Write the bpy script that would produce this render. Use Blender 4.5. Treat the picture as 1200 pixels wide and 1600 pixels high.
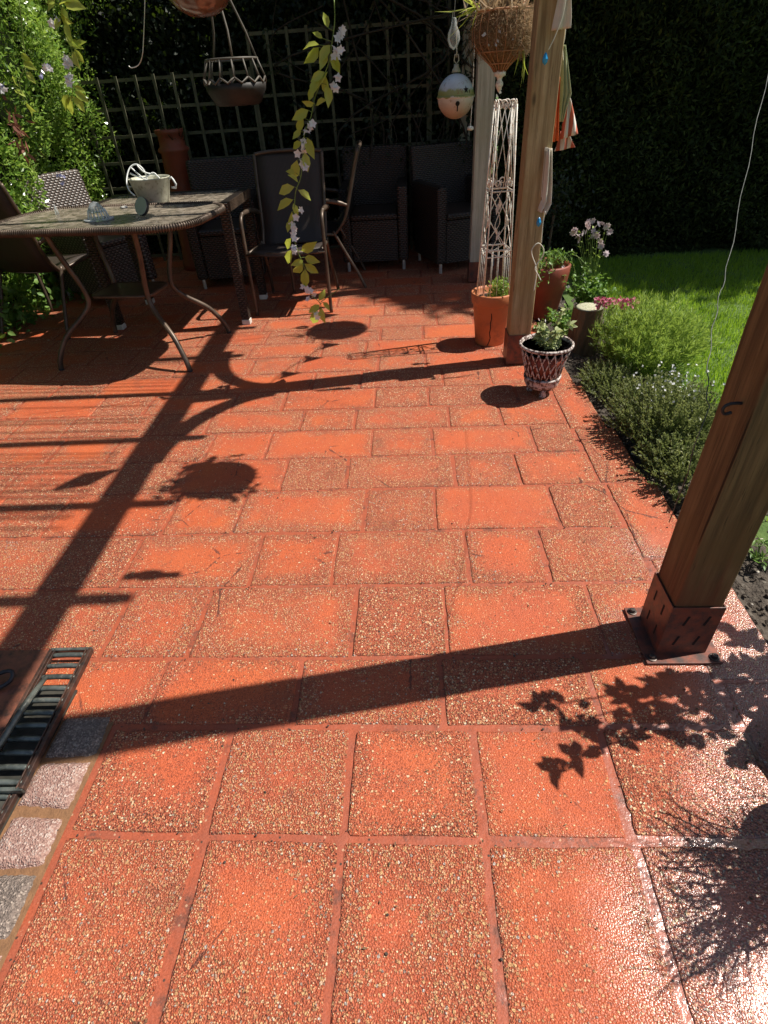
import bpy, bmesh, math, random
import numpy as np
from mathutils import Vector, Matrix
random.seed(7); RNG = np.random.default_rng(11)
R_ = math.radians
for o in list(bpy.data.objects): bpy.data.objects.remove(o)
S = bpy.context.scene
C = S.collection

# ------------------------------------------------------------------ camera
CAMH = 1.31; FPX = 861.0
def _cam_axes():
    def ray(x, y):
        v = np.array([x-600., -(y-800.), -FPX]); return v/np.linalg.norm(v)
    up = -ray(672., 1908.); yd = ray(635., 128.); yd = yd-up*np.dot(up, yd); yd /= np.linalg.norm(yd)
    return np.array([np.cross(yd, up), yd, up])
CAMR = _cam_axes()
cam_d = bpy.data.cameras.new('camera'); cam = bpy.data.objects.new('camera', cam_d); C.objects.link(cam)
cam_d.sensor_fit = 'VERTICAL'; cam_d.sensor_height = 36; cam_d.lens = FPX/1600*36
cam_d.clip_start = 0.02; cam_d.clip_end = 500
M4 = Matrix([list(CAMR[i])+[0] for i in range(3)]+[[0, 0, 0, 1]]); M4.translation = (0, 0, CAMH)
cam.matrix_world = M4; S.camera = cam
S.render.resolution_x = 768; S.render.resolution_y = 1024
def _r(x, y):
    v = CAMR @ np.array([x-600., -(y-800.), -FPX]); return v
def at(x, y, Y):                      # point of the view ray on the plane Y metres out
    r = _r(x, y); t = Y/r[1]; return Vector((r[0]*t, Y, CAMH+r[2]*t))
def gr(x, y, z=0.0):                  # point of the view ray at height z
    r = _r(x, y); t = (z-CAMH)/r[2]; return Vector((r[0]*t, r[1]*t, z))

# ------------------------------------------------------------------ light
SUN_EL = 55.0; SUN_AZ = 11.0          # azimuth measured from +X towards +Y
W = bpy.data.worlds.new('World'); S.world = W; W.use_nodes = True
wn = W.node_tree.nodes; wn.clear()
wo = wn.new('ShaderNodeOutputWorld'); wb = wn.new('ShaderNodeBackground'); ws = wn.new('ShaderNodeTexSky')
ws.sky_type = 'NISHITA'; ws.sun_disc = False; ws.sun_elevation = R_(SUN_EL); ws.sun_rotation = R_(90-SUN_AZ)
wb.inputs['Strength'].default_value = 0.065
W.node_tree.links.new(ws.outputs[0], wb.inputs['Color']); W.node_tree.links.new(wb.outputs[0], wo.inputs['Surface'])
sd = bpy.data.lights.new('sun', 'SUN'); sd.energy = 5.0; sd.angle = R_(0.53); sd.color = (1.0, 0.94, 0.84)
sun = bpy.data.objects.new('sun', sd); C.objects.link(sun)
SD = Vector((math.cos(R_(SUN_EL))*math.cos(R_(SUN_AZ)), math.cos(R_(SUN_EL))*math.sin(R_(SUN_AZ)), math.sin(R_(SUN_EL))))
sun.rotation_euler = SD.to_track_quat('Z', 'Y').to_euler()
S.view_settings.view_transform = 'Standard'; S.view_settings.look = 'None'
S.view_settings.gamma = 1; S.view_settings.exposure = 0.50
S.view_settings.use_curve_mapping = False
S.render.engine = 'CYCLES'

# ------------------------------------------------------------------ material helpers
MATS = {}
class NT:
    def __init__(s, name):
        s.m = bpy.data.materials.new(name); s.m.use_nodes = True; s.t = s.m.node_tree; s.t.nodes.clear()
        s.out = s.t.nodes.new('ShaderNodeOutputMaterial'); MATS[name] = s.m
    def n(s, typ, **kw):
        nd = s.t.nodes.new('ShaderNode'+typ)
        for k, v in kw.items(): setattr(nd, k, v)
        return nd
    def l(s, a, b): s.t.links.new(a, b)
    def val(s, sock, v):
        if hasattr(v, 'is_linked'): s.l(v, sock)
        else: sock.default_value = v
    def math(s, op, a, b=0.0, c=0.0, clamp=False):
        nd = s.n('Math', operation=op); nd.use_clamp = clamp
        for i, v in enumerate((a, b, c)): s.val(nd.inputs[i], v)
        return nd.outputs[0]
    def mix(s, fac, a, b, mode='MIX'):
        nd = s.n('MixRGB', blend_type=mode)
        s.val(nd.inputs[0], fac)
        for i, v in ((1, a), (2, b)):
            s.val(nd.inputs[i], (tuple(v)+(1,))[:4] if isinstance(v, (tuple, list)) else v)
        return nd.outputs[0]
    def coord(s, kind='Object', scale=(1, 1, 1)):
        tc = s.n('TexCoord'); mp = s.n('Mapping'); mp.inputs['Scale'].default_value = scale
        s.l(tc.outputs[kind], mp.inputs[0]); return mp.outputs[0]
    def noise(s, vec, scale, detail=4, rough=0.55, out='Fac'):
        nd = s.n('TexNoise'); s.l(vec, nd.inputs['Vector']); nd.inputs['Scale'].default_value = scale
        nd.inputs['Detail'].default_value = detail; nd.inputs['Roughness'].default_value = rough
        return nd.outputs[out]
    def vor(s, vec, scale, feature='F1'):
        nd = s.n('TexVoronoi', feature=feature); s.l(vec, nd.inputs['Vector']); nd.inputs['Scale'].default_value = scale
        return nd
    def ramp(s, fac, stops, interp='LINEAR'):
        nd = s.n('ValToRGB'); s.l(fac, nd.inputs[0]); cr = nd.color_ramp; cr.interpolation = interp
        while len(cr.elements) < len(stops): cr.elements.new(0.5)
        for e, (p, c) in zip(cr.elements, stops):
            e.position = p; e.color = (c, c, c, 1) if isinstance(c, (int, float)) else (tuple(c)+(1,))[:4]
        return nd.outputs[0]
    def smooth(s, x, a, b):
        nd = s.n('MapRange', interpolation_type='SMOOTHSTEP'); s.val(nd.inputs[0], x)
        nd.inputs[1].default_value = a; nd.inputs[2].default_value = b; return nd.outputs[0]
    def bump(s, h, strength=0.5, dist=0.005, normal=None):
        nd = s.n('Bump'); nd.inputs['Strength'].default_value = strength; nd.inputs['Distance'].default_value = dist
        s.l(h, nd.inputs['Height'])
        if normal is not None: s.l(normal, nd.inputs['Normal'])
        return nd.outputs[0]
    def bsdf(s, col, rough=0.6, metal=0.0, normal=None, spec=0.5, coat=0.0, trans=0.0, alpha=None, coat_rough=0.1, coat_normal=None):
        b = s.n('BsdfPrincipled')
        s.val(b.inputs['Base Color'], (tuple(col)+(1,))[:4] if isinstance(col, (tuple, list)) else col)
        s.val(b.inputs['Roughness'], rough); s.val(b.inputs['Metallic'], metal)
        s.val(b.inputs['Specular IOR Level'], spec); s.val(b.inputs['Coat Weight'], coat); b.inputs['Coat Roughness'].default_value = coat_rough; b.inputs['Coat IOR'].default_value = 1.8
        s.val(b.inputs['Transmission Weight'], trans)
        if normal is not None: s.l(normal, b.inputs['Normal']); s.l(coat_normal if coat_normal is not None else normal, b.inputs['Coat Normal'])
        s.l(b.outputs[0], s.out.inputs[0]); return b
def varied(name, c1, c2, rough=0.6, scale=8, bump=0.3, bscale=60, bdist=0.002, metal=0, spec=0.5, stretch=(1, 1, 1), coat=0.0, dirt=None, dirt_amt=0.5):
    n = NT(name); v = n.coord('Object', stretch)
    f = n.noise(v, scale, 5, 0.6); col = n.mix(n.smooth(f, 0.3, 0.7), c1, c2)
    if dirt:
        d = n.smooth(n.noise(v, scale*2.7, 6, 0.7), 0.62-dirt_amt*0.25, 0.7)
        col = n.mix(d, col, dirt)
    n.bsdf(col, rough, metal, n.bump(n.noise(v, bscale, 4), bump, bdist), spec, coat); return n.m
def leafmat(name, stops, rough=0.45, trans=0.35, tcol=None, spec=0.5):
    n = NT(name); a = n.n('Attribute', attribute_name='rnd'); a.attribute_type = 'GEOMETRY'
    v = n.coord('Object'); big = n.noise(v, 3.0, 3)
    f = n.math('ADD', n.math('MULTIPLY', a.outputs['Fac'], 0.7), n.math('MULTIPLY', big, 0.3))
    col = n.ramp(f, stops)
    b = n.bsdf(col, rough, spec=spec)
    tr = n.n('BsdfTranslucent'); n.l(n.mix(0.6, col, tcol or (0.22, 0.36, 0.03), 'MIX'), tr.inputs[0])
    ms = n.n('MixShader'); ms.inputs[0].default_value = trans
    n.l(b.outputs[0], ms.inputs[1]); n.l(tr.outputs[0], ms.inputs[2]); n.l(ms.outputs[0], n.out.inputs[0]); return n.m

# ------------------------------------------------------------------ mesh helpers
def tag(o, label=None, cat=None, group=None, kind=None):
    if label: o['label'] = label
    if cat: o['category'] = cat
    if group: o['group'] = group
    if kind: o['kind'] = kind
    return o
def thing(name, label, cat, loc=(0, 0, 0), rz=0.0, group=None):
    o = bpy.data.objects.new(name, None); o.empty_display_size = 0.1; C.objects.link(o)
    o.location = loc; o.rotation_euler = (0, 0, rz); return tag(o, label, cat, group)
class MB:
    def __init__(s): s.v = []; s.f = []
    def add(s, vs, fs):
        b = len(s.v); s.v += [tuple(p) for p in vs]; s.f += [tuple(b+i for i in f) for f in fs]; return s
    def box(s, c, size, rot=None, taper=1.0):
        hx, hy, hz = size[0]/2, size[1]/2, size[2]/2; vs = []
        for z in (-1, 1):
            k = taper if z > 0 else 1.0
            for x, y in ((-1, -1), (1, -1), (1, 1), (-1, 1)):
                p = Vector((x*hx*k, y*hy*k, z*hz))
                if rot is not None: p = rot @ p
                vs.append(p+Vector(c))
        return s.add(vs, [(3, 2, 1, 0), (4, 5, 6, 7), (0, 1, 5, 4), (1, 2, 6, 5), (2, 3, 7, 6), (3, 0, 4, 7)])
    def bar(s, a, b, w, h, upv=(0, 0, 1)):
        a = Vector(a); b = Vector(b); d = (b-a); L = d.length; d.normalize(); u = Vector(upv)
        x = d.cross(u)
        if x.length < 1e-4: x = d.cross(Vector((1, 0, 0)))
        x.normalize(); u = x.cross(d).normalized()
        rot = Matrix((x, d, u)).transposed(); return s.box((a+b)/2, (w, L, h), rot)
    def tube(s, pts, r, n=8, closed=False, cap=True):
        pts = [Vector(p) for p in pts]; m = len(pts); rs = r if isinstance(r, (list, tuple)) else [r]*m
        ref = Vector((0.13, 0.27, 0.95)); vs = []; px = None
        for i, p in enumerate(pts):
            if closed: t = pts[(i+1) % m]-pts[i-1]
            else: t = pts[min(i+1, m-1)]-pts[max(i-1, 0)]
            if t.length < 1e-9: t = Vector((0, 0, 1))
            t.normalize()
            if px is None:
                x = t.cross(ref); x = x if x.length > .05 else t.cross(Vector((1, 0, 0)))
            else: x = px-t*px.dot(t)
            x.normalize(); px = x; y = t.cross(x)
            for k in range(n):
                a = 2*math.pi*k/n; vs.append(p+(x*math.cos(a)+y*math.sin(a))*rs[i])
        fs = []; mm = m if closed else m-1
        for i in range(mm):
            j = (i+1) % m
            for k in range(n): fs.append((i*n+k, i*n+(k+1) % n, j*n+(k+1) % n, j*n+k))
        if cap and not closed: fs += [tuple(range(n-1, -1, -1)), tuple((m-1)*n+k for k in range(n))]
        return s.add(vs, fs)
    def lathe(s, prof, c=(0, 0, 0), n=32, axis=None, sx=1.0, sy=1.0):
        vs = []
        for r, z in prof:
            for k in range(n):
                a = 2*math.pi*k/n; p = Vector((r*math.cos(a)*sx, r*math.sin(a)*sy, z))
                if axis is not None: p = axis @ p
                vs.append(p+Vector(c))
        fs = [(i*n+k, i*n+(k+1) % n, (i+1)*n+(k+1) % n, (i+1)*n+k) for i in range(len(prof)-1) for k in range(n)]
        if prof[0][0] > 1e-6: fs.append(tuple(range(n-1, -1, -1)))
        if prof[-1][0] > 1e-6: fs.append(tuple((len(prof)-1)*n+k for k in range(n)))
        return s.add(vs, fs)
    def sheet(s, rows, thick=0.0):
        nu, nv = len(rows), len(rows[0]); vs = [p for r in rows for p in r]
        fs = [(i*nv+j, i*nv+j+1, (i+1)*nv+j+1, (i+1)*nv+j) for i in range(nu-1) for j in range(nv-1)]
        return s.add(vs, fs)
    def build(s, name, mat, parent=None, smooth=False, bevel=0.0, solid=0.0, seg=2, loc=None):
        me = bpy.data.meshes.new(name); me.from_pydata(s.v, [], s.f); me.update()
        if isinstance(mat, str): mat = MATS[mat]
        me.materials.append(mat)
        o = bpy.data.objects.new(name, me); C.objects.link(o)
        if loc is not None: o.location = loc
        if smooth:
            me.polygons.foreach_set('use_smooth', [True]*len(me.polygons))
        if solid: md = o.modifiers.new('solid', 'SOLIDIFY'); md.thickness = solid; md.offset = 0
        if bevel:
            md = o.modifiers.new('bevel', 'BEVEL'); md.width = bevel; md.segments = seg; md.limit_method = 'ANGLE'; md.angle_limit = R_(40)
        if parent is not None: o.parent = parent
        return o
def smoothpts(pts, n=6):
    P = [Vector(p) for p in pts]; out = []
    for i in range(len(P)-1):
        p0 = P[max(i-1, 0)]; p1 = P[i]; p2 = P[i+1]; p3 = P[min(i+2, len(P)-1)]
        for k in range(n):
            t = k/n; out.append(0.5*((2*p1)+(p2-p0)*t+(2*p0-5*p1+4*p2-p3)*t*t+(3*p1-p0-3*p2+p3)*t**3))
    out.append(P[-1]); return out
def unit(a): return a/np.maximum(np.linalg.norm(a, axis=-1, keepdims=True), 1e-9)
def leaves(name, P, D, Nn, L, Wd, mat, parent=None, fold=0.0, rnd=None, shape='rhomb', extra=None):
    """P base points, D directions, Nn normals (arrays), L lengths, Wd widths -> one mesh of leaf faces"""
    P = np.asarray(P, float); n = len(P); D = unit(np.asarray(D, float)); Nn = np.asarray(Nn, float)
    Sd = unit(np.cross(D, Nn)); Nn = np.cross(Sd, D)
    L = np.broadcast_to(np.asarray(L, float), (n,))[:, None]; Wd = np.broadcast_to(np.asarray(Wd, float), (n,))[:, None]
    if shape == 'rhomb':
        V = np.stack([P, P+D*L*.5+Sd*Wd*.5, P+D*L, P+D*L*.5-Sd*Wd*.5], 1); F = [[0, 1, 2, 3]]; k = 4
    elif shape == 'blade':
        bend = Nn*L*0.18
        V = np.stack([P-Sd*Wd*.5, P+Sd*Wd*.5, P+D*L*.55+Sd*Wd*.4+bend*.3, P+D*L*.55-Sd*Wd*.4+bend*.3, P+D*L+bend], 1)
        F = [[0, 1, 2, 3], [3, 2, 4]]; k = 5
    else:  # broad: six side points + midrib, folded
        up = Nn*Wd*fold
        V = np.stack([P, P+D*L*.28+Sd*Wd*.42+up, P+D*L*.6+Sd*Wd*.44+up, P+D*L-Nn*L*.1, P+D*L*.6-Sd*Wd*.44+up, P+D*L*.28-Sd*Wd*.42+up, P+D*L*.3, P+D*L*.62], 1)
        F = [[0, 1, 6], [1, 2, 7, 6], [2, 3, 7], [3, 4, 7], [4, 5, 6, 7], [5, 0, 6]]; k = 8
    V = V.reshape(-1, 3)
    idx = []; sizes = []
    base = (np.arange(n)*k)[:, None]
    # interleave faces per leaf
    per = sum(len(f) for f in F); loops = np.empty((n, per), np.int32); c = 0
    for f in F:
        loops[:, c:c+len(f)] = base+np.array(f)[None]; c += len(f)
    sz = np.tile(np.array([len(f) for f in F], np.int32), n)
    me = bpy.data.meshes.new(name); me.vertices.add(len(V)); me.vertices.foreach_set('co', V.astype(np.float32).ravel())
    me.loops.add(loops.size); me.loops.foreach_set('vertex_index', loops.ravel())
    me.polygons.add(len(sz)); me.polygons.foreach_set('loop_start', np.concatenate([[0], np.cumsum(sz)[:-1]]).astype(np.int32))
    me.polygons.foreach_set('loop_total', sz); me.update(calc_edges=True); me.validate()
    at_ = me.attributes.new('rnd', 'FLOAT', 'FACE'); r = RNG.random(n) if rnd is None else rnd
    at_.data.foreach_set('value', np.repeat(r, len(F)).astype(np.float32))
    me.materials.append(MATS[mat] if isinstance(mat, str) else mat)
    o = bpy.data.objects.new(name, me); C.objects.link(o)
    if parent is not None: o.parent = parent
    return o
def rdir(n, bias=(0, 0, 0), spread=1.0):
    return unit(RNG.normal(size=(n, 3))*spread+np.array(bias))

# ------------------------------------------------------------------ materials
def paving_mat():
    n = NT('painted_paving'); v = n.coord('Object')
    uv = n.n('UVMap', uv_map='UVMap'); sp = n.n('SeparateXYZ'); n.l(uv.outputs[0], sp.inputs[0])
    at1 = n.n('Attribute', attribute_name='slab'); sa = n.n('SeparateXYZ'); n.l(at1.outputs['Vector'], sa.inputs[0])
    rnd, hw, hd = sa.outputs[0], sa.outputs[1], sa.outputs[2]
    dx = n.math('MULTIPLY', hw, n.math('SUBTRACT', 1.0, n.math('ABSOLUTE', sp.outputs[0])))
    dy = n.math('MULTIPLY', hd, n.math('SUBTRACT', 1.0, n.math('ABSOLUTE', sp.outputs[1])))
    de = n.math('MINIMUM', dx, dy)
    off = n.n('VectorMath', operation='MULTIPLY_ADD'); n.l(at1.outputs['Vector'], off.inputs[0]); off.inputs[1].default_value = (37., 0., 0.); n.l(v, off.inputs[2])
    sepv = n.n('SeparateXYZ'); n.l(v, sepv.inputs[0])
    big = n.noise(off.outputs[0], 6.5, 5, 0.65); mid = n.noise(v, 21, 4, 0.65); low = n.noise(v, 2.1, 3, .5)
    ed = n.smooth(n.math('ADD', de, n.math('MULTIPLY', n.math('SUBTRACT', mid, .5), .07)), .075, .0)
    wear = n.math('ADD', n.math('MULTIPLY', n.math('SUBTRACT', big, .5), 1.5), n.math('MULTIPLY', n.math('SUBTRACT', mid, .5), .8))
    wear = n.math('ADD', wear, n.math('ADD', n.math('MULTIPLY', ed, .55), n.math('ADD', n.math('MULTIPLY', n.math('SUBTRACT', rnd, .5), .85), n.math('MULTIPLY', n.math('MULTIPLY', n.smooth(hw, .165, .135), n.smooth(sepv.outputs[1], .75, .85)), .24))))
    wear = n.math('ADD', wear, n.math('MULTIPLY', n.math('SUBTRACT', low, .5), .9))
    wear = n.smooth(wear, -.20, .68)
    # distorted coordinates so stones are not regular cells
    dist = n.n('VectorMath', operation='MULTIPLY_ADD'); nc = n.noise(v, 130, 2, 0.5, 'Color')
    n.l(nc, dist.inputs[0]); dist.inputs[1].default_value = (0.004, 0.004, 0.004); n.l(v, dist.inputs[2])
    sy_ = n.n('SeparateXYZ'); n.l(v, sy_.inputs[0])
    wear = n.math('ADD', wear, n.math('MULTIPLY', n.smooth(sy_.outputs[1], 1.0, 0.45), n.math('MULTIPLY', n.smooth(n.noise(v, 3.1, 3), .40, .58), .32)), clamp=True)
    vo = n.vor(dist.outputs[0], 142); cell = n.n('SeparateXYZ'); n.l(vo.outputs['Color'], cell.inputs[0])
    vo2 = n.vor(dist.outputs[0], 265); cell2 = n.n('SeparateXYZ'); n.l(vo2.outputs['Color'], cell2.inputs[0])
    thr = n.math('SUBTRACT', 0.975, n.math('MULTIPLY', wear, 0.52))
    pick = n.smooth(n.math('SUBTRACT', cell.outputs[1], thr), -0.02, 0.02)
    edge1 = n.math('ADD', 0.30, n.math('MULTIPLY', cell.outputs[0], 0.22))
    stone = n.math('MULTIPLY', n.smooth(n.math('SUBTRACT', vo.outputs['Distance'], edge1), 0.06, -0.06), pick)
    thr2 = n.math('SUBTRACT', 0.95, n.math('MULTIPLY', wear, 0.50))
    pick2 = n.math('MULTIPLY', n.smooth(vo2.outputs['Distance'], 0.50, 0.34), n.smooth(n.math('SUBTRACT', cell2.outputs[1], thr2), -0.02, 0.03))
    scol = n.ramp(cell.outputs[2], [(0.0, (.34, .15, .07)), (0.18, (.62, .36, .16)), (0.38, (.56, .18, .08)), (0.55, (.76, .54, .30)), (0.72, (.86, .74, .52)), (0.86, (.22, .15, .12)), (0.93, (.55, .50, .44)), (1.0, (.60, .30, .12))])
    s2 = n.ramp(cell2.outputs[0], [(0.0, (.60, .34, .15)), (0.3, (.50, .14, .06)), (0.55, (.80, .58, .34)), (0.8, (.40, .16, .09)), (1.0, (.74, .50, .26))])
    paint = n.mix(n.smooth(big, 0.3, 0.7), (.50, .098, .029), (.45, .094, .036))
    paint = n.mix(n.math('MULTIPLY', n.smooth(n.noise(v, 2.3, 3), .4, .65), .5), paint, (.57, .138, .036))
    paint = n.mix(n.math('MULTIPLY', rnd, 0.45), paint, (.44, .095, .045))
    under = n.mix(n.smooth(mid, .35, .7), (.44, .100, .042), (.47, .135, .062))
    col = n.mix(n.math('MULTIPLY', wear, 0.7), paint, under)
    crev = n.math('MULTIPLY', n.smooth(vo2.outputs['Distance'], 0.40, 0.62), n.math('ADD', .15, n.math('MULTIPLY', wear, .40)))
    col = n.mix(crev, col, (.26, .062, .034))
    col = n.mix(n.math('MULTIPLY', pick2, 0.85), col, s2)
    col = n.mix(n.math('MULTIPLY', stone, 0.92), col, scol)
    pit = n.math('MULTIPLY', n.smooth(n.math('ADD', cell2.outputs[2], n.math('MULTIPLY', n.math('SUBTRACT', mid, .5), .35)), 0.74, 0.76), n.smooth(vo2.outputs['Distance'], 0.50, 0.38))
    gn = n.noise(v, 420, 3, .7); col = n.mix(1.0, col, n.mix(n.smooth(gn, .3, .7), (.66, .60, .58), (1.28, 1.32, 1.34)), 'MULTIPLY')
    pit = n.math('MULTIPLY', pit, n.math('ADD', 0.55, n.math('MULTIPLY', wear, 0.45)))
    col = n.mix(pit, col, (.085, .022, .014))
    # grime along the slab edge and blotches
    gr_ = n.math('MULTIPLY', n.smooth(n.math('ADD', de, n.math('MULTIPLY', mid, .02)), 0.018, 0.006), n.smooth(n.noise(v, 9, 5, .7), .48, .62))
    col = n.mix(n.math('MULTIPLY', gr_, 0.6), col, (.10, .05, .035))
    col = n.mix(n.math('MULTIPLY', n.smooth(n.noise(v, 14, 6, .75), .63, .70), .65), col, (.12, .045, .03))
    col = n.mix(n.math('MULTIPLY', n.smooth(n.noise(v, 4.2, 6, .7), .56, .66), .35), col, (.20, .07, .04))
    vc = n.vor(dist.outputs[0], 2.6, 'DISTANCE_TO_EDGE'); crk = n.math('MULTIPLY', n.smooth(n.math('ADD', vc.outputs['Distance'], n.math('MULTIPLY', n.math('SUBTRACT', n.noise(v, 18, 4, .7), .5), .07)), .005, .0015), n.smooth(n.noise(v, 1.9, 2), .54, .58))
    col = n.mix(n.math('MULTIPLY', n.math('ABSOLUTE', crk), .75), col, (.07, .025, .018))
    h = n.math('ADD', n.math('ADD', n.math('MULTIPLY', stone, .7), n.math('MULTIPLY', n.math('SUBTRACT', 0.6, vo2.outputs['Distance']), n.math('ADD', 0.45, wear))), n.math('MULTIPLY', n.noise(v, 330, 3), .4))
    h = n.math('SUBTRACT', h, n.math('MULTIPLY', pit, .6))
    nb = n.bump(h, 0.9, 0.0034); nb = n.bump(n.noise(v, 24, 3), 0.25, 0.006, nb)
    sx = n.n('SeparateXYZ'); n.l(v, sx.inputs[0])
    wet = n.smooth(n.math('ADD', n.math('SUBTRACT', sx.outputs[0], n.math('MULTIPLY', sx.outputs[1], .45)), n.math('MULTIPLY', n.math('SUBTRACT', low, .5), 1.1)), .08, .50)
    rough = n.math('SUBTRACT', n.math('ADD', 0.58, n.math('MULTIPLY', mid, .15)), n.math('MULTIPLY', wet, .24))
    n.bsdf(col, rough, normal=nb, spec=n.math('ADD', .45, n.math('MULTIPLY', wet, .5)), coat=n.math('MULTIPLY', wet, 1.0), coat_rough=0.24, coat_normal=n.bump(h, 0.5, 0.0022, n.bump(n.noise(v, 24, 3), 0.25, 0.006)))
def mortar_mat():
    n = NT('painted_mortar'); v = n.coord('Object')
    f = n.noise(v, 12, 5, .65); f2 = n.noise(v, 45, 4, .6)
    col = n.mix(n.smooth(f, .3, .7), (.36, .078, .032), (.29, .074, .038))
    col = n.mix(n.math('MULTIPLY', n.smooth(n.noise(v, 9, 6, .8), .53, .64), .75), col, (.11, .045, .03))
    vg = n.vor(v, 120); gc = n.n('SeparateXYZ'); n.l(vg.outputs['Color'], gc.inputs[0]); col = n.mix(n.math('MULTIPLY', n.smooth(gc.outputs[0], .93, .95), n.smooth(vg.outputs['Distance'], .4, .25)), col, (.05, .03, .02)); col = n.mix(n.math('MULTIPLY', n.smooth(gc.outputs[1], .93, .95), n.math('MULTIPLY', n.smooth(vg.outputs['Distance'], .4, .25), .8)), col, (.50, .30, .18)); col = n.mix(1.0, col, n.mix(n.smooth(n.noise(v, 300, 3, .7), .3, .7), (.80, .78, .76), (1.16, 1.18, 1.2)), 'MULTIPLY')
    col = n.mix(n.math('MULTIPLY', n.smooth(f2, .66, .72), .5), col, (.55, .28, .16))
    nb = n.bump(n.noise(v, 160, 4), .4, .002); nb = n.bump(f, .5, .012, nb)
    sx = n.n('SeparateXYZ'); n.l(v, sx.inputs[0])
    wet = n.smooth(n.math('ADD', n.math('SUBTRACT', sx.outputs[0], n.math('MULTIPLY', sx.outputs[1], .5)), n.math('MULTIPLY', n.math('SUBTRACT', f, .5), 1.0)), .0, .45)
    n.bsdf(col, n.math('SUBTRACT', .62, n.math('MULTIPLY', wet, .24)), normal=nb, spec=n.math('ADD', .45, n.math('MULTIPLY', wet, .5)), coat=n.math('MULTIPLY', wet, 1.0), coat_rough=0.16)
paving_mat(); mortar_mat()
def wood_mat(name, c1, c2, c3, axis=2, red=None):
    n = NT(name); sc = [24, 24, 24]; sc[axis] = 1.1
    v = n.coord('Object', tuple(sc)); v0 = n.coord('Object')
    g1 = n.noise(v, 2.2, 6, .65); g2 = n.noise(v, 9, 4, .6)
    big = n.noise(v0, 4, 4)
    col = n.mix(n.smooth(g1, .3, .7), c1, c2); col = n.mix(n.math('MULTIPLY', n.smooth(big, .42, .62), .7), col, c3)
    dark = n.smooth(g2, .60, .72); col = n.mix(n.math('MULTIPLY', dark, .7), col, tuple(x*.25 for x in c1)); kn = n.vor(n.coord('Object', (9, 9, 3.2)), 1.0); col = n.mix(n.math('MULTIPLY', n.smooth(kn.outputs['Distance'], .13, .05), .8), col, tuple(x*.3 for x in c1))
    ck = n.smooth(n.noise(n.coord('Object', tuple(30 if k != axis else .9 for k in range(3))), 1.0, 3, .5), .665, .69); col = n.mix(n.math('MULTIPLY', ck, .85), col, tuple(x*.12 for x in c1))
    if red:
        sp = n.n('SeparateXYZ'); n.l(v0, sp.inputs[0])
        rz = n.smooth(n.math('SUBTRACT', sp.outputs[2], n.math('MULTIPLY', n.noise(v, 1.3, 4), .55)), .12, -.12)
        col = n.mix(n.math('MULTIPLY', rz, .75), col, red)
    nb = n.bump(g1, .8, .004); nb = n.bump(n.math('SUBTRACT', 1.0, ck), .8, .003, nb); nb = n.bump(g2, .35, .0015, nb)
    n.bsdf(col, .75, normal=nb, spec=.3)
wood_mat('post_wood', (.085, .055, .025), (.22, .145, .065), (.14, .085, .032), red=(.15, .055, .026))
wood_mat('post_wood_pale', (.20, .13, .06), (.50, .37, .20), (.34, .22, .095))
wood_mat('post_wood_grey', (.34, .31, .24), (.54, .50, .40), (.40, .37, .27))
wood_mat('rafter_wood', (.20, .14, .085), (.30, .22, .14), (.24, .16, .09), axis=0)
wood_mat('beam_wood', (.20, .14, .085), (.30, .22, .14), (.24, .16, .09), axis=1)
varied('trellis_wood', (.075, .075, .042), (.135, .13, .08), .8, 9, .4)
varied('bracket_red', (.17, .048, .030), (.25, .072, .040), .42, 11, .3, dirt=(.055, .038, .034), dirt_amt=1.1)
varied('bolt_metal', (.04, .035, .035), (.10, .08, .07), .45, 40, .3, metal=.6)
varied('black_slot', (.006, .005, .005), (.01, .01, .01), .9)
varied('grate_metal', (.05, .055, .05), (.17, .19, .17), .30, 18, .5, 70, metal=.45, dirt=(.22, .22, .19), dirt_amt=.5)
varied('grate_rail', (.06, .03, .022), (.13, .07, .05), .4, 12, .4, 60, metal=.35, dirt=(.02, .02, .02), dirt_amt=.8)
varied('channel_paint', (.24, .085, .05), (.16, .06, .04), .4, 9, .5, 40, .004, dirt=(.05, .03, .025), dirt_amt=.8)
varied('channel_shade', (.02, .02, .015), (.055, .05, .04), .7, 20)
def sett(name, a, b, c):
    n = NT(name); v = n.coord('Object'); vo = n.vor(v, 260); ce = n.n('SeparateXYZ'); n.l(vo.outputs['Color'], ce.inputs[0]); f = n.noise(v, 25, 4, .7)
    col = n.ramp(ce.outputs[0], [(0, a), (.35, a), (.5, b), (.8, b), (.9, c), (1, c)]); col = n.mix(n.math('MULTIPLY', n.smooth(f, .45, .65), .5), col, a)
    h = n.math('ADD', vo.outputs['Distance'], n.math('MULTIPLY', n.noise(v, 60, 5, .7), 2.0)); n.bsdf(col, .75, normal=n.bump(h, 1.0, .004))
sett('sett_pink', (.30, .165, .135), (.42, .26, .21), (.56, .44, .38)); sett('sett_grey', (.15, .115, .095), (.24, .185, .155), (.42, .34, .28))
varied('sand_joint', (.17, .085, .04), (.24, .12, .055), .95, 40, .8, 150, .004)
varied('soil', (.045, .034, .026), (.10, .08, .062), .95, 20, 1.0, 60, .02, dirt=(.17, .15, .12), dirt_amt=.3)
varied('pebble', (.35, .32, .27), (.55, .5, .42), .7, 20)
varied('lawn_base', (.06, .11, .018), (.09, .15, .03), .9, 14, .6, 90, .01)
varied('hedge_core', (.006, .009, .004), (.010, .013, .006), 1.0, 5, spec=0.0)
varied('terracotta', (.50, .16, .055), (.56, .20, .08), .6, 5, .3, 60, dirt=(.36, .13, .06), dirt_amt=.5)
varied('terracotta_dark', (.20, .04, .02), (.26, .055, .028), .6, 5, .3, dirt=(.15, .05, .03), dirt_amt=.6)
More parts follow.
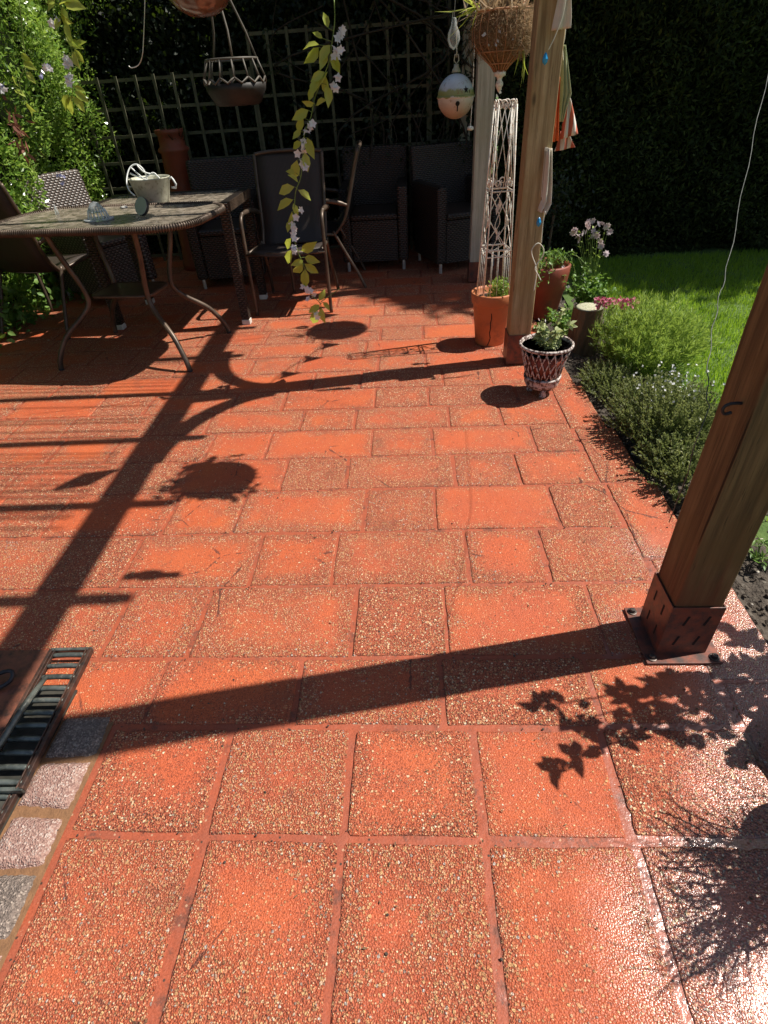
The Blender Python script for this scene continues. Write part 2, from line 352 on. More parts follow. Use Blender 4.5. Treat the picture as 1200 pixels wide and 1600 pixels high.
varied('chimney_clay', (.20, .045, .02), (.25, .065, .03), .55, 4, .3, dirt=(.18, .06, .035), dirt_amt=.6)
varied('cream_metal', (.74, .68, .58), (.82, .78, .70), .45, 25, .2, dirt=(.42, .22, .11), dirt_amt=.5)
varied('brown_tube', (.06, .042, .03), (.12, .085, .06), .42, 10, .15, metal=.35, spec=.5)
varied('white_cap', (.55, .53, .48), (.7, .68, .62), .4, 10)
varied('silver_foot', (.5, .5, .48), (.62, .6, .57), .3, 10, metal=.5)
varied('compost', (.03, .02, .013), (.06, .04, .025), .95, 40, 1.0, 120, .006)
varied('rubber_black', (.012, .012, .014), (.03, .03, .033), .5, 10)
varied('zinc', (.42, .42, .33), (.56, .55, .44), .5, 12, .3, metal=.2, dirt=(.28, .27, .19), dirt_amt=.6)
varied('white_plastic', (.68, .70, .68), (.78, .8, .78), .35, 10)
varied('wire_rust', (.40, .17, .08), (.52, .28, .15), .6, 30)
varied('dark_iron', (.008, .006, .005), (.02, .016, .013), .6, 20, .4)
varied('pale_strap', (.07, .062, .05), (.12, .105, .085), .6, 12)
varied('log_bark', (.07, .05, .028), (.14, .105, .06), .9, 14, 1.0, 40, .01, stretch=(1, 1, .3))
varied('log_top', (.42, .40, .30), (.52, .50, .38), .8, 30, .5, dirt=(.20, .24, .10), dirt_amt=.8)
varied('cord_cream', (.6, .56, .46), (.7, .66, .56), .8, 40)
varied('cord_grey', (.03, .035, .03), (.12, .13, .11), .5, 60)
varied('cord_dark', (.012, .02, .012), (.02, .03, .02), .6, 40)
varied('cloth_cream', (.58, .52, .42), (.70, .64, .54), .85, 8, .4, 300, .0008)
varied('cloth_orange', (.62, .11, .03), (.72, .16, .05), .8, 8, .4, 300, .0008)
varied('cloth_green', (.32, .38, .20), (.46, .50, .30), .85, 12, .4, 300, .0008)
varied('bead_blue', (.02, .25, .55), (.05, .40, .70), .15, 20)
varied('twig_dark', (.022, .018, .012), (.045, .035, .025), .9, 30)
varied('twig', (.07, .05, .03), (.14, .10, .065), .9, 30)
varied('stem_green', (.10, .17, .03), (.20, .28, .06), .6, 30)
varied('petal_white', (.78, .76, .72), (.84, .80, .80), .6, 30, .1)
varied('patio_wall', (.3, .2, .15), (.4, .3, .2), .9, 5)
def stripes_cloth():
    n = NT('cloth_striped'); v = n.coord('Object'); w = n.n('TexWave', wave_type='BANDS', bands_direction='X'); n.l(v, w.inputs[0]); w.inputs['Scale'].default_value = 9
    n.bsdf(n.mix(n.smooth(w.outputs['Fac'], .45, .55), (.66, .60, .54), (.48, .12, .07)), .85)
stripes_cloth()
def wicker(name, c1, c2, sc=70.0, rough=.45):
    n = NT(name); v = n.coord('Object')
    sp = n.n('SeparateXYZ'); n.l(v, sp.inputs[0]); xy = n.math('ADD', sp.outputs[0], sp.outputs[1])
    row = n.math('MULTIPLY', sp.outputs[2], sc); u = n.math('MULTIPLY', xy, sc*.42)
    par = n.math('MULTIPLY', n.math('MODULO', n.math('FLOOR', n.math('ADD', row, 400.)), 2.0), math.pi)
    wv = n.math('SINE', n.math('ADD', n.math('MULTIPLY', u, math.pi*2), par))
    strand = n.math('ABSOLUTE', n.math('SINE', n.math('MULTIPLY', row, math.pi)))
    h = n.math('MULTIPLY', n.math('ADD', n.math('MULTIPLY', wv, .5), .7), strand)
    col = n.mix(n.smooth(h, .1, .9), c1, c2)
    col = n.mix(n.math('MULTIPLY', n.noise(v, 35, 3), .4), col, c1)
    n.bsdf(col, rough, normal=n.bump(h, .9, .005), spec=.5)
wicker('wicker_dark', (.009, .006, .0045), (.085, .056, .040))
wicker('wicker_lit', (.03, .022, .018), (.20, .16, .14), 60, .32)  # paler copy of the wicker for the sunlit chair, sun put into its colour
def sling():
    n = NT('sling_mesh'); v = n.coord('Object'); sp = n.n('SeparateXYZ'); n.l(v, sp.inputs[0])
    a = n.math('ABSOLUTE', n.math('SINE', n.math('MULTIPLY', sp.outputs[0], 330))); b = n.math('ABSOLUTE', n.math('SINE', n.math('MULTIPLY', n.math('ADD', sp.outputs[2], sp.outputs[1]), 330)))
    h = n.math('MULTIPLY', a, b)
    col = n.mix(h, (.014, .010, .008), (.065, .046, .036)); col = n.mix(n.math('MULTIPLY', n.noise(v, 6, 4), .5), col, (.032, .022, .018))
    n.bsdf(col, .5, normal=n.bump(h, .5, .002))
sling()
def tabletop():
    n = NT('table_glass'); v = n.coord('Object'); f = n.noise(v, 16, 6, .7); d = n.vor(v, 60)
    col = n.mix(n.smooth(f, .35, .65), (.14, .115, .085), (.32, .27, .21))
    col = n.mix(n.smooth(n.noise(v, 40, 5, .7), .55, .62), col, (.05, .05, .04))
    n.bsdf(col, n.math('ADD', .06, n.math('MULTIPLY', f, .45)), normal=n.bump(n.smooth(d.outputs['Distance'], .3, .1), .25, .001), spec=.6)
tabletop()
def glassy(name, col=(.9, .93, .92), rough=.05):
    n = NT(name); b = n.bsdf(col, rough, spec=.5)
    tr = n.n('BsdfTransparent'); tr.inputs[0].default_value = (.85, .88, .87, 1); ms = n.n('MixShader')
    fr = n.n('Fresnel'); fr.inputs[0].default_value = 1.5
    n.l(n.math('ADD', fr.outputs[0], .16), ms.inputs[0]); n.l(tr.outputs[0], ms.inputs[1]); n.l(b.outputs[0], ms.inputs[2]); n.l(ms.outputs[0], n.out.inputs[0])
glassy('clear_glass')
def bell_mat():
    n = NT('bell_enamel'); v = n.coord('Object'); sp = n.n('SeparateXYZ'); n.l(v, sp.inputs[0]); z = sp.outputs[2]
    nz = n.noise(v, 22, 5, .7)
    zz = n.math('ADD', z, n.math('MULTIPLY', n.math('SUBTRACT', nz, .5), .05))
    up = n.ramp(n.math('MULTIPLY_ADD', zz, 6.0, .5), [(0.0, (.35, .26, .20)), (.30, (.50, .42, .35)), (.48, (.60, .55, .50)), (.50, (.24, .26, .08)), (.66, (.30, .32, .12)), (.74, (.50, .56, .62)), (1.0, (.66, .72, .80))])
    rust = n.smooth(n.noise(v, 30, 6, .75), .57, .66); col = n.mix(n.math('MULTIPLY', rust, .75), up, (.25, .10, .04))
    n.bsdf(col, .35, normal=n.bump(rust, .3, .002))
bell_mat()
def pot_paint():
    n = NT('flaking_paint'); v = n.coord('Object'); f = n.noise(v, 55, 6, .7)
    col = n.mix(n.smooth(f, .46, .52), (.09, .05, .042), (.52, .45, .41)); n.bsdf(col, .6, normal=n.bump(f, .6, .002))
pot_paint()
def coir():
    n = NT('coir'); v = n.coord('Object'); f = n.noise(v, 70, 6, .8); g = n.noise(v, 8, 3)
    col = n.mix(n.smooth(f, .3, .7), (.09, .045, .02), (.30, .17, .08)); col = n.mix(n.smooth(g, .5, .7), col, (.22, .11, .05))
    n.bsdf(col, .95, normal=n.bump(f, 1.0, .01))
coir()
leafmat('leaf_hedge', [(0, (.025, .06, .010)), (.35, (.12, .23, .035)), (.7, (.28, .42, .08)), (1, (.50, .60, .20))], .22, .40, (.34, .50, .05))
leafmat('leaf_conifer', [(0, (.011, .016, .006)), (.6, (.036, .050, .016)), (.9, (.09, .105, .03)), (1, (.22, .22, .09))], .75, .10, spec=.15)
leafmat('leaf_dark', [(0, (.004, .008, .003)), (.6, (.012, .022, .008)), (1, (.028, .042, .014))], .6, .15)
leafmat('leaf_lime', [(0, (.22, .30, .03)), (.5, (.40, .48, .07)), (1, (.58, .62, .16))], .35, .45, (.65, .72, .10))
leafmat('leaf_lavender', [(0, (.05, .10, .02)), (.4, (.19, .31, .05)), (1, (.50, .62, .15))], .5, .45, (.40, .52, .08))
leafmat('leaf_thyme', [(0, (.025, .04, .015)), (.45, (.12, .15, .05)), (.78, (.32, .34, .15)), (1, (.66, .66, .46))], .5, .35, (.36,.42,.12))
leafmat('leaf_fern', [(0, (.07, .16, .03)), (.6, (.16, .30, .06)), (1, (.28, .43, .12))], .45, .4)
leafmat('grass_blade', [(0, (.10, .21, .015)), (.5, (.20, .36, .03)), (1, (.34, .50, .06))], .5, .5, (.42, .62, .04))
leafmat('petal_pale', [(0, (.50, .38, .42)), (.5, (.66, .55, .58)), (1, (.78, .72, .70))], .6, .35, (.7, .55, .55))
leafmat('petal_pink', [(0, (.42, .06, .14)), (1, (.62, .20, .28))], .6, .3, (.6, .1, .2))
leafmat('petal_cream', [(0, (.72, .72, .74)), (1, (.86, .86, .88))], .6, .35, (.86, .88, .90))
leafmat('petal_blue', [(0, (.20, .20, .45)), (1, (.55, .55, .72))], .6, .3, (.4, .4, .7))
leafmat('leaf_bronze', [(0, (.14, .05, .035)), (1, (.28, .12, .08))], .5, .3, (.3, .12, .05))
leafmat('leaf_sage', [(0, (.24, .27, .12)), (.6, (.45, .50, .24)), (1, (.62, .62, .40))], .6, .35, (.4, .5, .15))
leafmat('leaf_litter', [(0, (.05, .03, .015)), (.6, (.16, .10, .05)), (1, (.40, .32, .20))], .8, .1)
leafmat('straw', [(0, (.22, .14, .07)), (1, (.48, .36, .22))], .8, .3, (.5, .35, .2))

# ================================================================== GROUND, PATIO
XB = lambda Y: 0.835-0.045*Y if Y < 3.2 else 0.69            # border joint
XE = lambda Y: (1.08-0.075*Y) if Y < 3.2 else 0.84           # patio edge
def flat(name, pts, z, mat, kind='structure'):
    m = MB(); m.add([(x, y, z) for x, y in pts], [tuple(range(len(pts)))]); return tag(m.build(name, mat), kind=kind)
gm = MB(); gm.add([(-60, -60, -.09), (60, -60, -.09), (60, 60, -.09), (-60, 60, -.09)], [(0, 1, 2, 3)])
tag(gm.build('ground', 'lawn_base'), kind='structure')
# lawn surface and blades
rows = []
for i in range(40):
    y = -1+i*.19; rows.append([(1.15+j*.12, y, -.035+.012*math.sin(j*1.1+i*.9)+.008*math.sin(i*2.1-j)) for j in range(36)])
tag(MB().sheet(rows).build('lawn', 'lawn_base', smooth=True), kind='structure')
def grass(n, x0, x1, y0, y1, L):
    P = np.stack([RNG.uniform(x0, x1, n), RNG.uniform(y0, y1, n), np.full(n, -.035)], 1)
    return P, rdir(n, (0, 0, 1.6), .55), L*RNG.uniform(.6, 1.3, n)
P1, D1, L1 = grass(75000, 1.15, 4.2, 1.6, 5.35, .045)
P2, D2, L2 = grass(1500, 1.15, 2.2, -.5, 1.6, .045)
P = np.concatenate([P1, P2]); D = np.concatenate([D1, D2]); L = np.concatenate([L1, L2])
keep = P[:, 0] > 1.2+RNG.uniform(0, .12, len(P)); P = P[keep]; D = D[keep]; L = L[keep]
tag(leaves('grass', P, D, rdir(len(P)), L, .0045, 'grass_blade', shape='blade'), 'short green lawn grass, half in sun and half in shade', 'grass', kind='stuff')
# soil bed along the patio edge
rows = []; rs = random.Random(3)
for i in range(150):
    y = -.6+i*.042; xl = XE(max(y, 0))-.03
    rows.append([(xl+(1.42-xl)*j/16, y, -.035+.016*math.sin(j*.9+i*.33)*math.sin(i*.21)+rs.uniform(-.009, .012)) for j in range(17)])
tag(MB().sheet(rows).build('soil', 'soil', smooth=False), kind='structure')
def blob(m, c, r, sq=(1, 1, 1), jit=.15, nu=7, nv=5, rr=random):
    vs = []; 
    for i in range(nv+1):
        th = math.pi*i/nv
        for j in range(nu):
            ph = 2*math.pi*j/nu; k = r*(1+rr.uniform(-jit, jit))
            vs.append((c[0]+k*math.sin(th)*math.cos(ph)*sq[0], c[1]+k*math.sin(th)*math.sin(ph)*sq[1], c[2]+k*math.cos(th)*sq[2]))
    fs = [(i*nu+j, (i+1)*nu+j, (i+1)*nu+(j+1) % nu, i*nu+(j+1) % nu) for i in range(nv) for j in range(nu)]
    m.add(vs, fs)
m = MB(); mp = MB()
for i in range(900):
    y = rs.uniform(.3, 3.2); x = rs.uniform(XE(y)+.01, 1.35); blob(m, (x, y, -.03), rs.uniform(.003, .014), (1, 1, .7), .3, 5, 4, rs)
tag(m.build('soil_clods', 'soil'), 'loose crumbs of dry soil in the border beside the patio', 'soil', kind='stuff')
for i in range(60):
    y = rs.uniform(.6, 2.2); x = rs.uniform(XE(y)+.02, 1.35); blob(mp, (x, y, -.02), rs.uniform(.004, .011), (1, 1, .6), .2, 6, 4, rs)
tag(mp.build('gravel', 'pebble', smooth=True), 'small pale stones scattered on the soil by the near post', 'gravel', kind='stuff')

# mortar bed: finely wavy sheet just under the slab tops
rows = []; ys = [-.9+i*.05 for i in range(146)]
for y in ys:
    xr = XE(max(y, 0))-.008+rs.uniform(-.004, .004)
    rows.append([(-3.6+(xr+3.6)*j/80, y, -.0036+.0006*math.sin(j*.7+y*9)+.0008*math.sin(j*.23-y*3.1)+rs.uniform(-.0006, .0006)) for j in range(81)])
mo = MB().sheet(rows)
n0 = len(rows[0]); base = len(mo.v)
edge = [rows[i][-1] for i in range(len(rows))]
vs = edge+[(x+.004, y, -.12) for x, y, z in edge]; k = len(edge)
mo.add(vs, [(i, k+i, k+i+1, i+1) for i in range(k-1)])
tag(mo.build('patio_mortar', 'painted_mortar', smooth=True), kind='structure')

slabs = []   # (x0,x1,y0,y1)
RY = [-.50, -.18, .165, .514, .782, 1.0, 1.29, 1.568, 1.843, 2.09, 2.338, 2.558, 2.79]
while RY[-1] < 6.3: RY.append(RY[-1]+.238)
SQ = [-.81, -.49, -.175, .137, .453]
R3 = [-.738, -.336, .063, .467]
EV = [-.967, -.69, -.2, .08, .535]; OD = [-1.04, -.565, -.29, .168, .43]
for r in range(len(RY)-1):
    y0, y1 = RY[r], RY[r+1]; ym = (y0+y1)/2; j = rs.uniform(-.012, .012)
    if y1 <= .79: xs = [-.81]+SQ[1:]
    elif abs(y1-1.0) < .01: xs = [-1.54, -1.14]+R3
    else:
        b = EV if r % 2 == 1 else OD
        xs = [b[0]+j]+[x+rs.uniform(-.006, .006)+j*.5 for x in b[1:]]
        x = xs[0]; wtog = r % 2 == 1
        while x > -3.5:
            x -= (.47 if wtog else .28)+rs.uniform(-.01, .01); wtog = not wtog; xs.insert(0, x)
    xs = xs+[XB(ym)]
    jw = .0105 if y1 < .8 else .0075
    for a, b in zip(xs[:-1], xs[1:]):
        slabs.append((a+jw*rs.uniform(.6, 1.25), b-jw*rs.uniform(.6, 1.25), y0+jw*rs.uniform(.6, 1.25), y1-jw*rs.uniform(.6, 1.25)))
y = -.5; 
while y < 6.2:
    L_ = rs.uniform(.42, .5); slabs.append((XB(y+.2)+.008, XE(y+.2)-.004, y+.005, y+L_-.005)); y += L_
sv = []; sf = []; suv = []; sat = []
for (x0, x1, y0, y1) in slabs:
    cx, cy = (x0+x1)/2, (y0+y1)/2; hw, hd = (x1-x0)/2, (y1-y0)/2; rad = rs.uniform(.003, .009); far = cy > 3
    step = .05 if far else .018
    # perimeter with rounded corners
    per = []
    def side(ax, ay, bx, by, nn): 
        for i in range(nn): per.append((ax+(bx-ax)*i/nn, ay+(by-ay)*i/nn))
    nx = max(3, int(2*hw/step)); ny = max(3, int(2*hd/step))
    side(-hw+rad, -hd, hw-rad, -hd, nx); per.append((hw-rad, -hd)); per.append((hw-rad*.3, -hd+rad*.3)); side(hw, -hd+rad, hw, hd-rad, ny); per.append((hw, hd-rad)); per.append((hw-rad*.3, hd-rad*.3))
    side(hw-rad, hd, -hw+rad, hd, nx); per.append((-hw+rad, hd)); per.append((-hw+rad*.3, hd-rad*.3)); side(-hw, hd-rad, -hw, -hd+rad, ny); per.append((-hw, -hd+rad)); per.append((-hw+rad*.3, -hd+rad*.3))
    ph = rs.uniform(0, 9); z0 = rs.uniform(-.0014, .0014); tx = rs.uniform(-.0025, .0025); ty = rs.uniform(-.0025, .0025)
    rings = []; q = []
    for i, (px, py) in enumerate(per):
        w_ = .0013*math.sin(i*.31+ph)+.0007*math.sin(i*1.3+ph*2)+rs.uniform(-.0006, .0006)
        if rs.random() < .012: w_ += .005
        q.append((px, py, w_))
    rnd = rs.random()
    for ins, zz in ((-.002, -.012), (0.0, -.0016), (.003, -.0004), (.009, 0.0)):
        ring = []
        for px, py, w_ in q:
            s = 1-(ins+w_)/hw; t = 1-(ins+w_)/hd; X = px*s; Y = py*t
            ring.append(len(sv)); sv.append((cx+X, cy+Y, z0+zz+tx*X+ty*Y)); suv.append((X/hw, Y/hd)); sat.append((rnd, hw, hd))
        rings.append(ring)
    m_ = len(per)
    for a, b in zip(rings[:-1], rings[1:]):
        for i in range(m_): sf.append((a[i], a[(i+1) % m_], b[(i+1) % m_], b[i]))
    sf.append(tuple(rings[-1]))
me = bpy.data.meshes.new('patio'); me.from_pydata(sv, [], sf); me.update()
uvl = me.uv_layers.new(name='UVMap'); li = np.empty(len(me.loops), np.int32); me.loops.foreach_get('vertex_index', li)
uvl.data.foreach_set('uv', np.array(suv, np.float32)[li].ravel())
aa = me.attributes.new('slab', 'FLOAT_VECTOR', 'POINT'); aa.data.foreach_set('vector', np.array(sat, np.float32).ravel())
me.materials.append(MATS['painted_paving']); me.polygons.foreach_set('use_smooth', [len(p.vertices) == 4 for p in me.polygons])
pat = bpy.data.objects.new('patio', me); C.objects.link(pat); tag(pat, kind='structure')

# granite setts by the drain
sett_labels = ['dark sett in the post shadow, topmost beside the grate', 'pink grey sett half in shadow, second from the top', 'pale pink sett in full sun beside the metal grate', 'dark grey speckled sett below the pale pink one', 'pinkish sett lowest by the left edge of the photo', 'grey sett just below the left edge of the photo']
yy = .812
flat('sand_bed', [(-.963, -.6), (-.817, -.6), (-.817, .825), (-.963, .825)], -.0006, 'sand_joint')
for i, lab in enumerate(sett_labels):
    h_ = .118; cj = [(rs.uniform(-.007, .005), rs.uniform(-.007, .007)) for _ in range(4)]; m = MB(); vs = []
    n_ = 15; g = []
    x0, x1 = -.960, -.822
    for a in range(n_):
        for b in range(n_):
            u, v_ = a/(n_-1)*2-1, b/(n_-1)*2-1; wq = ((1-u)*(1-v_)/4, (1+u)*(1-v_)/4, (1+u)*(1+v_)/4, (1-u)*(1+v_)/4); jx = sum(w_*c_[0] for w_, c_ in zip(wq, cj)); jy = sum(w_*c_[1] for w_, c_ in zip(wq, cj)); e = max(abs(u), abs(v_)); k = 1-.03*(abs(u)*abs(v_))**2
            g.append(((x0+x1)/2+u*k*(x1-x0)/2+jx+rs.uniform(-.002, .002), yy-h_/2+v_*k*h_/2*.99+jy+rs.uniform(-.002, .002), .012-.017*e**7+rs.uniform(-.0022, .0022)))
    fs = [(a*n_+b, (a+1)*n_+b, (a+1)*n_+b+1, a*n_+b+1) for a in range(n_-1) for b in range(n_-1)]
    m.add(g, fs)
    o = m.build('granite_sett', 'sett_grey' if i in (0, 3, 5) else 'sett_pink', smooth=True); tag(o, lab, 'paving sett', 'granite setts beside the drain')
    yy -= h_+.009

# ---------------- drain channel and grates
cx0, cx1 = -1.105, -.962
m = MB(); m.box((-1.034, .14, -.0045), (.1405, 1.5, .020))  # flat plate over the slabs; the channel's inner shade is its dark colour
dch = thing('channel_plate', 'flat dark plate under the metal grates standing for the shaded channel', 'drain', (-1.03, .4, 0)); o = m.build('dark_plate', 'channel_shade', dch); o.location = (1.03, -.4, 0)
def grate(label, loc, rot, length, nb, raised=0.0, rung='grate_metal'):
    t = thing('drain_grate', label, 'drain grate', loc); t.rotation_euler = rot
    w = .118
    for s in (-1, 1):
        r = MB(); r.box((s*w/2, 0, .006), (.010, length, .018)); r.box((s*(w/2-.012), 0, .009), (.004, length, .010)); r.build('side_rail', 'grate_rail', t, bevel=.0015)
    b = MB()
    for i in range(nb):
        y = -length/2+(i+.5)*length/nb
        pts = [(-w/2+.006, y, .002), (-w*.3, y, .006), (0, y, .008), (w*.3, y, .006), (w/2-.006, y, .002)]
        b.tube(pts, .0075, 8)
    b.build('bars', rung, t, smooth=True)
    for e_ in (-1, 1): MB().box((0, e_*length/2, .005), (w+.008, .010, .016)).build('end_rail', 'grate_metal', t, bevel=.002)
    return t
grate('upper metal drain grate with dark worn bars, lifted on the lower one', (-1.014, .80, .028), (R_(2.5), 0, R_(1.2)), .40, 11)
t = grate('lower metal drain grate with greenish bars, flush with the setts', (-1.028, .18, .004), (0, 0, 0), .86, 24)
m = MB(); m.tube([(-1.075, .34, .035), (-1.058, .62, .048), (-1.045, .80, .060), (-1.036, .90, .055)], [.007, .009, .009, .006], 10)
tag(m.build('metal_rod', 'grate_metal', smooth=True), 'grey metal rod lying along the lifted drain grate', 'rod')
flat('channel_surround', [(-1.30, -.6), (-1.1065, -.6), (-1.1065, 1.03), (-1.30, 1.03)], .0045, 'channel_paint')
m = MB(); m.tube(smoothpts([(-1.30, .87, .012), (-1.24, .91, .02), (-1.19, .935, .03), (-1.165, .93, .028), (-1.17, .905, .018), (-1.22, .87, .012)]), .006, 8)
m.tube(smoothpts([(-1.32, .82, .012), (-1.25, .86, .014), (-1.20, .87, .012)]), .007, 8)
tag(m.build('iron_hook', 'rubber_black', smooth=True), 'black hooked bar lying at the left edge beside the drain', 'hook')

# ================================================================== PERGOLA
ANG = -3.2  # whole pergola is turned a little against the slabs
def Xp(Y): return .733-.0575*(Y-1.07)
BZ = 2.72
per = thing('pergola', 'weathered timber pergola with posts in metal shoes beside the lawn', 'pergola', (.62, 3.0, 0))
def ploc(o): o.location = (-.62, -3.0, 0); return o
def post(cx, cy, w, top, mat, bh, slots, plate):
    m = MB(); n_ = 12; 
    hw = w/2
    vs = []; 
    for i in range(n_+1):
        z = .006+(top-.006)*i/n_; jx = rs.uniform(-.0015, .0015); jy = rs.uniform(-.0015, .0015)
        for x, y in ((-1, -1), (1, -1), (1, 1), (-1, 1)): vs.append((cx+x*hw+jx, cy+y*hw+jy, z))
    fs = [(i*4+k, i*4+(k+1) % 4, i*4+4+(k+1) % 4, i*4+4+k) for i in range(n_) for k in range(4)]+[(3, 2, 1, 0), tuple(n_*4+k for k in range(4))]
    m.add(vs, fs); p = ploc(m.build('post', mat, per, bevel=.005, seg=3))
    b = MB(); t_ = .0035; e = hw+.004
    b.box((cx, cy-e, bh/2+.008), (2*e+t_, t_, bh)); b.box((cx, cy+e, bh/2+.008), (2*e+t_, t_, bh))
    b.box((cx-e, cy, bh/2+.008), (t_, 2*e-t_-.0002, bh)); b.box((cx+e, cy, bh/2+.008), (t_, 2*e-t_-.0002, bh))
    if plate: b.box((cx, cy, .006), (plate, plate, .006))
    br = b.build('post_shoe', 'bracket_red', p, bevel=.0008)
    if slots:
        s = MB()
        for sx in (-.027, .027):
            for k_, zz in enumerate((.062, .142)):
                rot = Matrix.Rotation(R_(12), 3, 'Y')
                s.box((cx+sx+(.006 if k_ else 0), cy-e-t_/2-.0004, zz), (.006, .0012, .036), rot)
                rot2 = Matrix.Rotation(R_(0), 3, 'X'); s.box((cx-e-t_/2-.0004, cy+sx, zz), (.0012, .006, .036), rot2)
        s.build('slots', 'black_slot', p, bevel=0)
    if plate:
        for (sx, sy) in ((-1, -1), (1, -1), (-1, 1), (1, 1)):
            q = MB(); bx, by = cx+sx*(plate/2-.018), cy+sy*(plate/2-.018)
            q.lathe([(.0135, .009), (.0135, .012), (.0115, .0125)], (bx, by, 0), 20); q.lathe([(.0085, .012), (.0085, .020), (.007, .0215)], (bx, by, 0), 6)
            q.build('bolt', 'bolt_metal', p)
    return p
post(.734, 1.07, .124, 2.64, 'post_wood', .185, True, .205)
post(.600, 3.095, .118, 2.64, 'post_wood_pale', .165, False, 0)
post(.533, 4.75, .118, 2.64, 'post_wood_grey', .15, False, 0)
for y in (1.3, 3.1, 4.9):
    m = MB(); m.box((-3.5, y, 1.32), (.12, .12, 2.64)); ploc(m.build('post', 'post_wood_pale', per, bevel=.005))
m = MB(); m.bar((.672, .70, BZ), (.535, 5.15, BZ), .07, .145); ploc(m.build('beam', 'beam_wood', per, bevel=.004))
m = MB(); m.bar((-3.48, .9, BZ), (-3.52, 5.3, BZ), .07, .145); ploc(m.build('beam', 'beam_wood', per, bevel=.004))
for y in (1.60, 2.13, 2.66, 3.17, 3.68, 4.19, 4.70):
    m = MB(); xr = Xp(y)+.26; dy = .035
    a = Vector((xr, y+.02, BZ+.105)); b = Vector((-3.75, y+.02-.02*(xr+3.75), BZ+.105)); m.bar(a, b, .045, .10)
    ploc(m.build('rafter', 'rafter_wood', per, bevel=.004))
# curved knee braces
for (y, s) in ((3.095, -1), (3.095, 1), (4.75, -1)):
    pts = []
    for k in range(9):
        a = k/8*math.pi/2; r = .60
        pts.append((Xp(y), y+s*(.06+r*(1-math.cos(a))), BZ-.07-r+r*math.sin(a)*1.0))
    m = MB()
    for a, b in zip(pts[:-1], pts[1:]): m.bar(a, b, .05, .085, (1, 0, 0))
    ploc(m.build('knee_brace', 'beam_wood', per))
# thin reed strips over the left bay
m = MB()
for i in range(38):
    if rs.random() < .2: continue
    y = 2.02+i*.047+rs.uniform(-.012, .012); m.tube([(-1.9, y+.06+rs.uniform(-.01, .01), BZ+.165), (.60, y+rs.uniform(-.01, .01), BZ+.165)], rs.uniform(.0035, .006), 6)
ploc(m.build('reed_strips', 'rafter_wood', per))
# hook on the near post and hanging cord
h0 = at(1136, 621, 1.13)
hk = thing('iron_hook', 'small black iron hook screwed into the near post', 'hook', (.672, 1.05, .70))
hb = Vector((.672, 1.05, .755)); m = MB()
m.tube(smoothpts([hb+Vector((.01, 0, 0)), hb+Vector((-.016, 0, .002)), hb+Vector((-.030, 0, -.003)), hb+Vector((-.034, 0, -.013)), hb+Vector((-.027, 0, -.022)), hb+Vector((-.014, 0, -.019))]), .0035, 8)
o = m.build('hook_wire', 'rubber_black', hk, smooth=True); o.location = -Vector((.672, 1.05, .70))
m = MB()
cpt = smoothpts([at(1107, 640, 1.05), at(1105, 600, 1.10), at(1111, 530, 1.2), at(1124, 465, 1.35), at(1140, 400, 1.5), at(1168, 260, 1.85), at(1200, 115, 2.2), at(1228, 0, 2.5)], 6)
cpt = [p+Vector((.003*math.sin(i*1.3), 0, .002*math.sin(i*2.1))) for i, p in enumerate(cpt)]+[Vector((1.10, 3.17, 2.72))]
m.tube(cpt, .0011, 5); m.tube([cpt[0], cpt[0]+Vector((-.004, 0, -.09)), cpt[0]+Vector((.003, 0, -.16)), cpt[0]+Vector((-.002, 0, -.30))], .0012, 5)
tag(m.build('cord', 'cord_grey', smooth=True), 'thin grey cord running up from the hook on the near post', 'cord')

# ================================================================== TRELLIS + HEDGES
TY = 5.95
for (x0, x1, z1, lab) in ((-3.0, -1.32, 1.48, 'grey green lattice trellis panel behind the terracotta chimney'), (-1.30, .18, 1.72, 'lattice trellis panel behind the high backed chairs'), (.20, .98, 1.95, 'taller lattice trellis panel beyond the hanging bell')):
    t = thing('lattice_trellis', lab, 'trellis', ((x0+x1)/2, TY, 0), 0, 'lattice trellis panels')
    m = MB(); nx = int(round((x1-x0)/.168)); 
    for i in range(nx+1):
        x = x0+(x1-x0)*i/nx-(x0+x1)/2; m.box((x+rs.uniform(-.004, .004), -.008, z1/2), (.024, .012, z1))
    m.build('uprights', 'trellis_wood', t)
    m = MB(); nz = int(z1/.20)
    for i in range(nz+1): m.box((0, .006, .05+i*(z1-.08)/nz), (x1-x0, .012, .024))
    m.build('crosspieces', 'trellis_wood', t)
m = MB(); m.box((.50, 5.86, .95), (.085, .085, 1.9)); tag(m.build('fence_post', 'post_wood_grey', bevel=.004), 'grey green square fence post in front of the trellis', 'post')
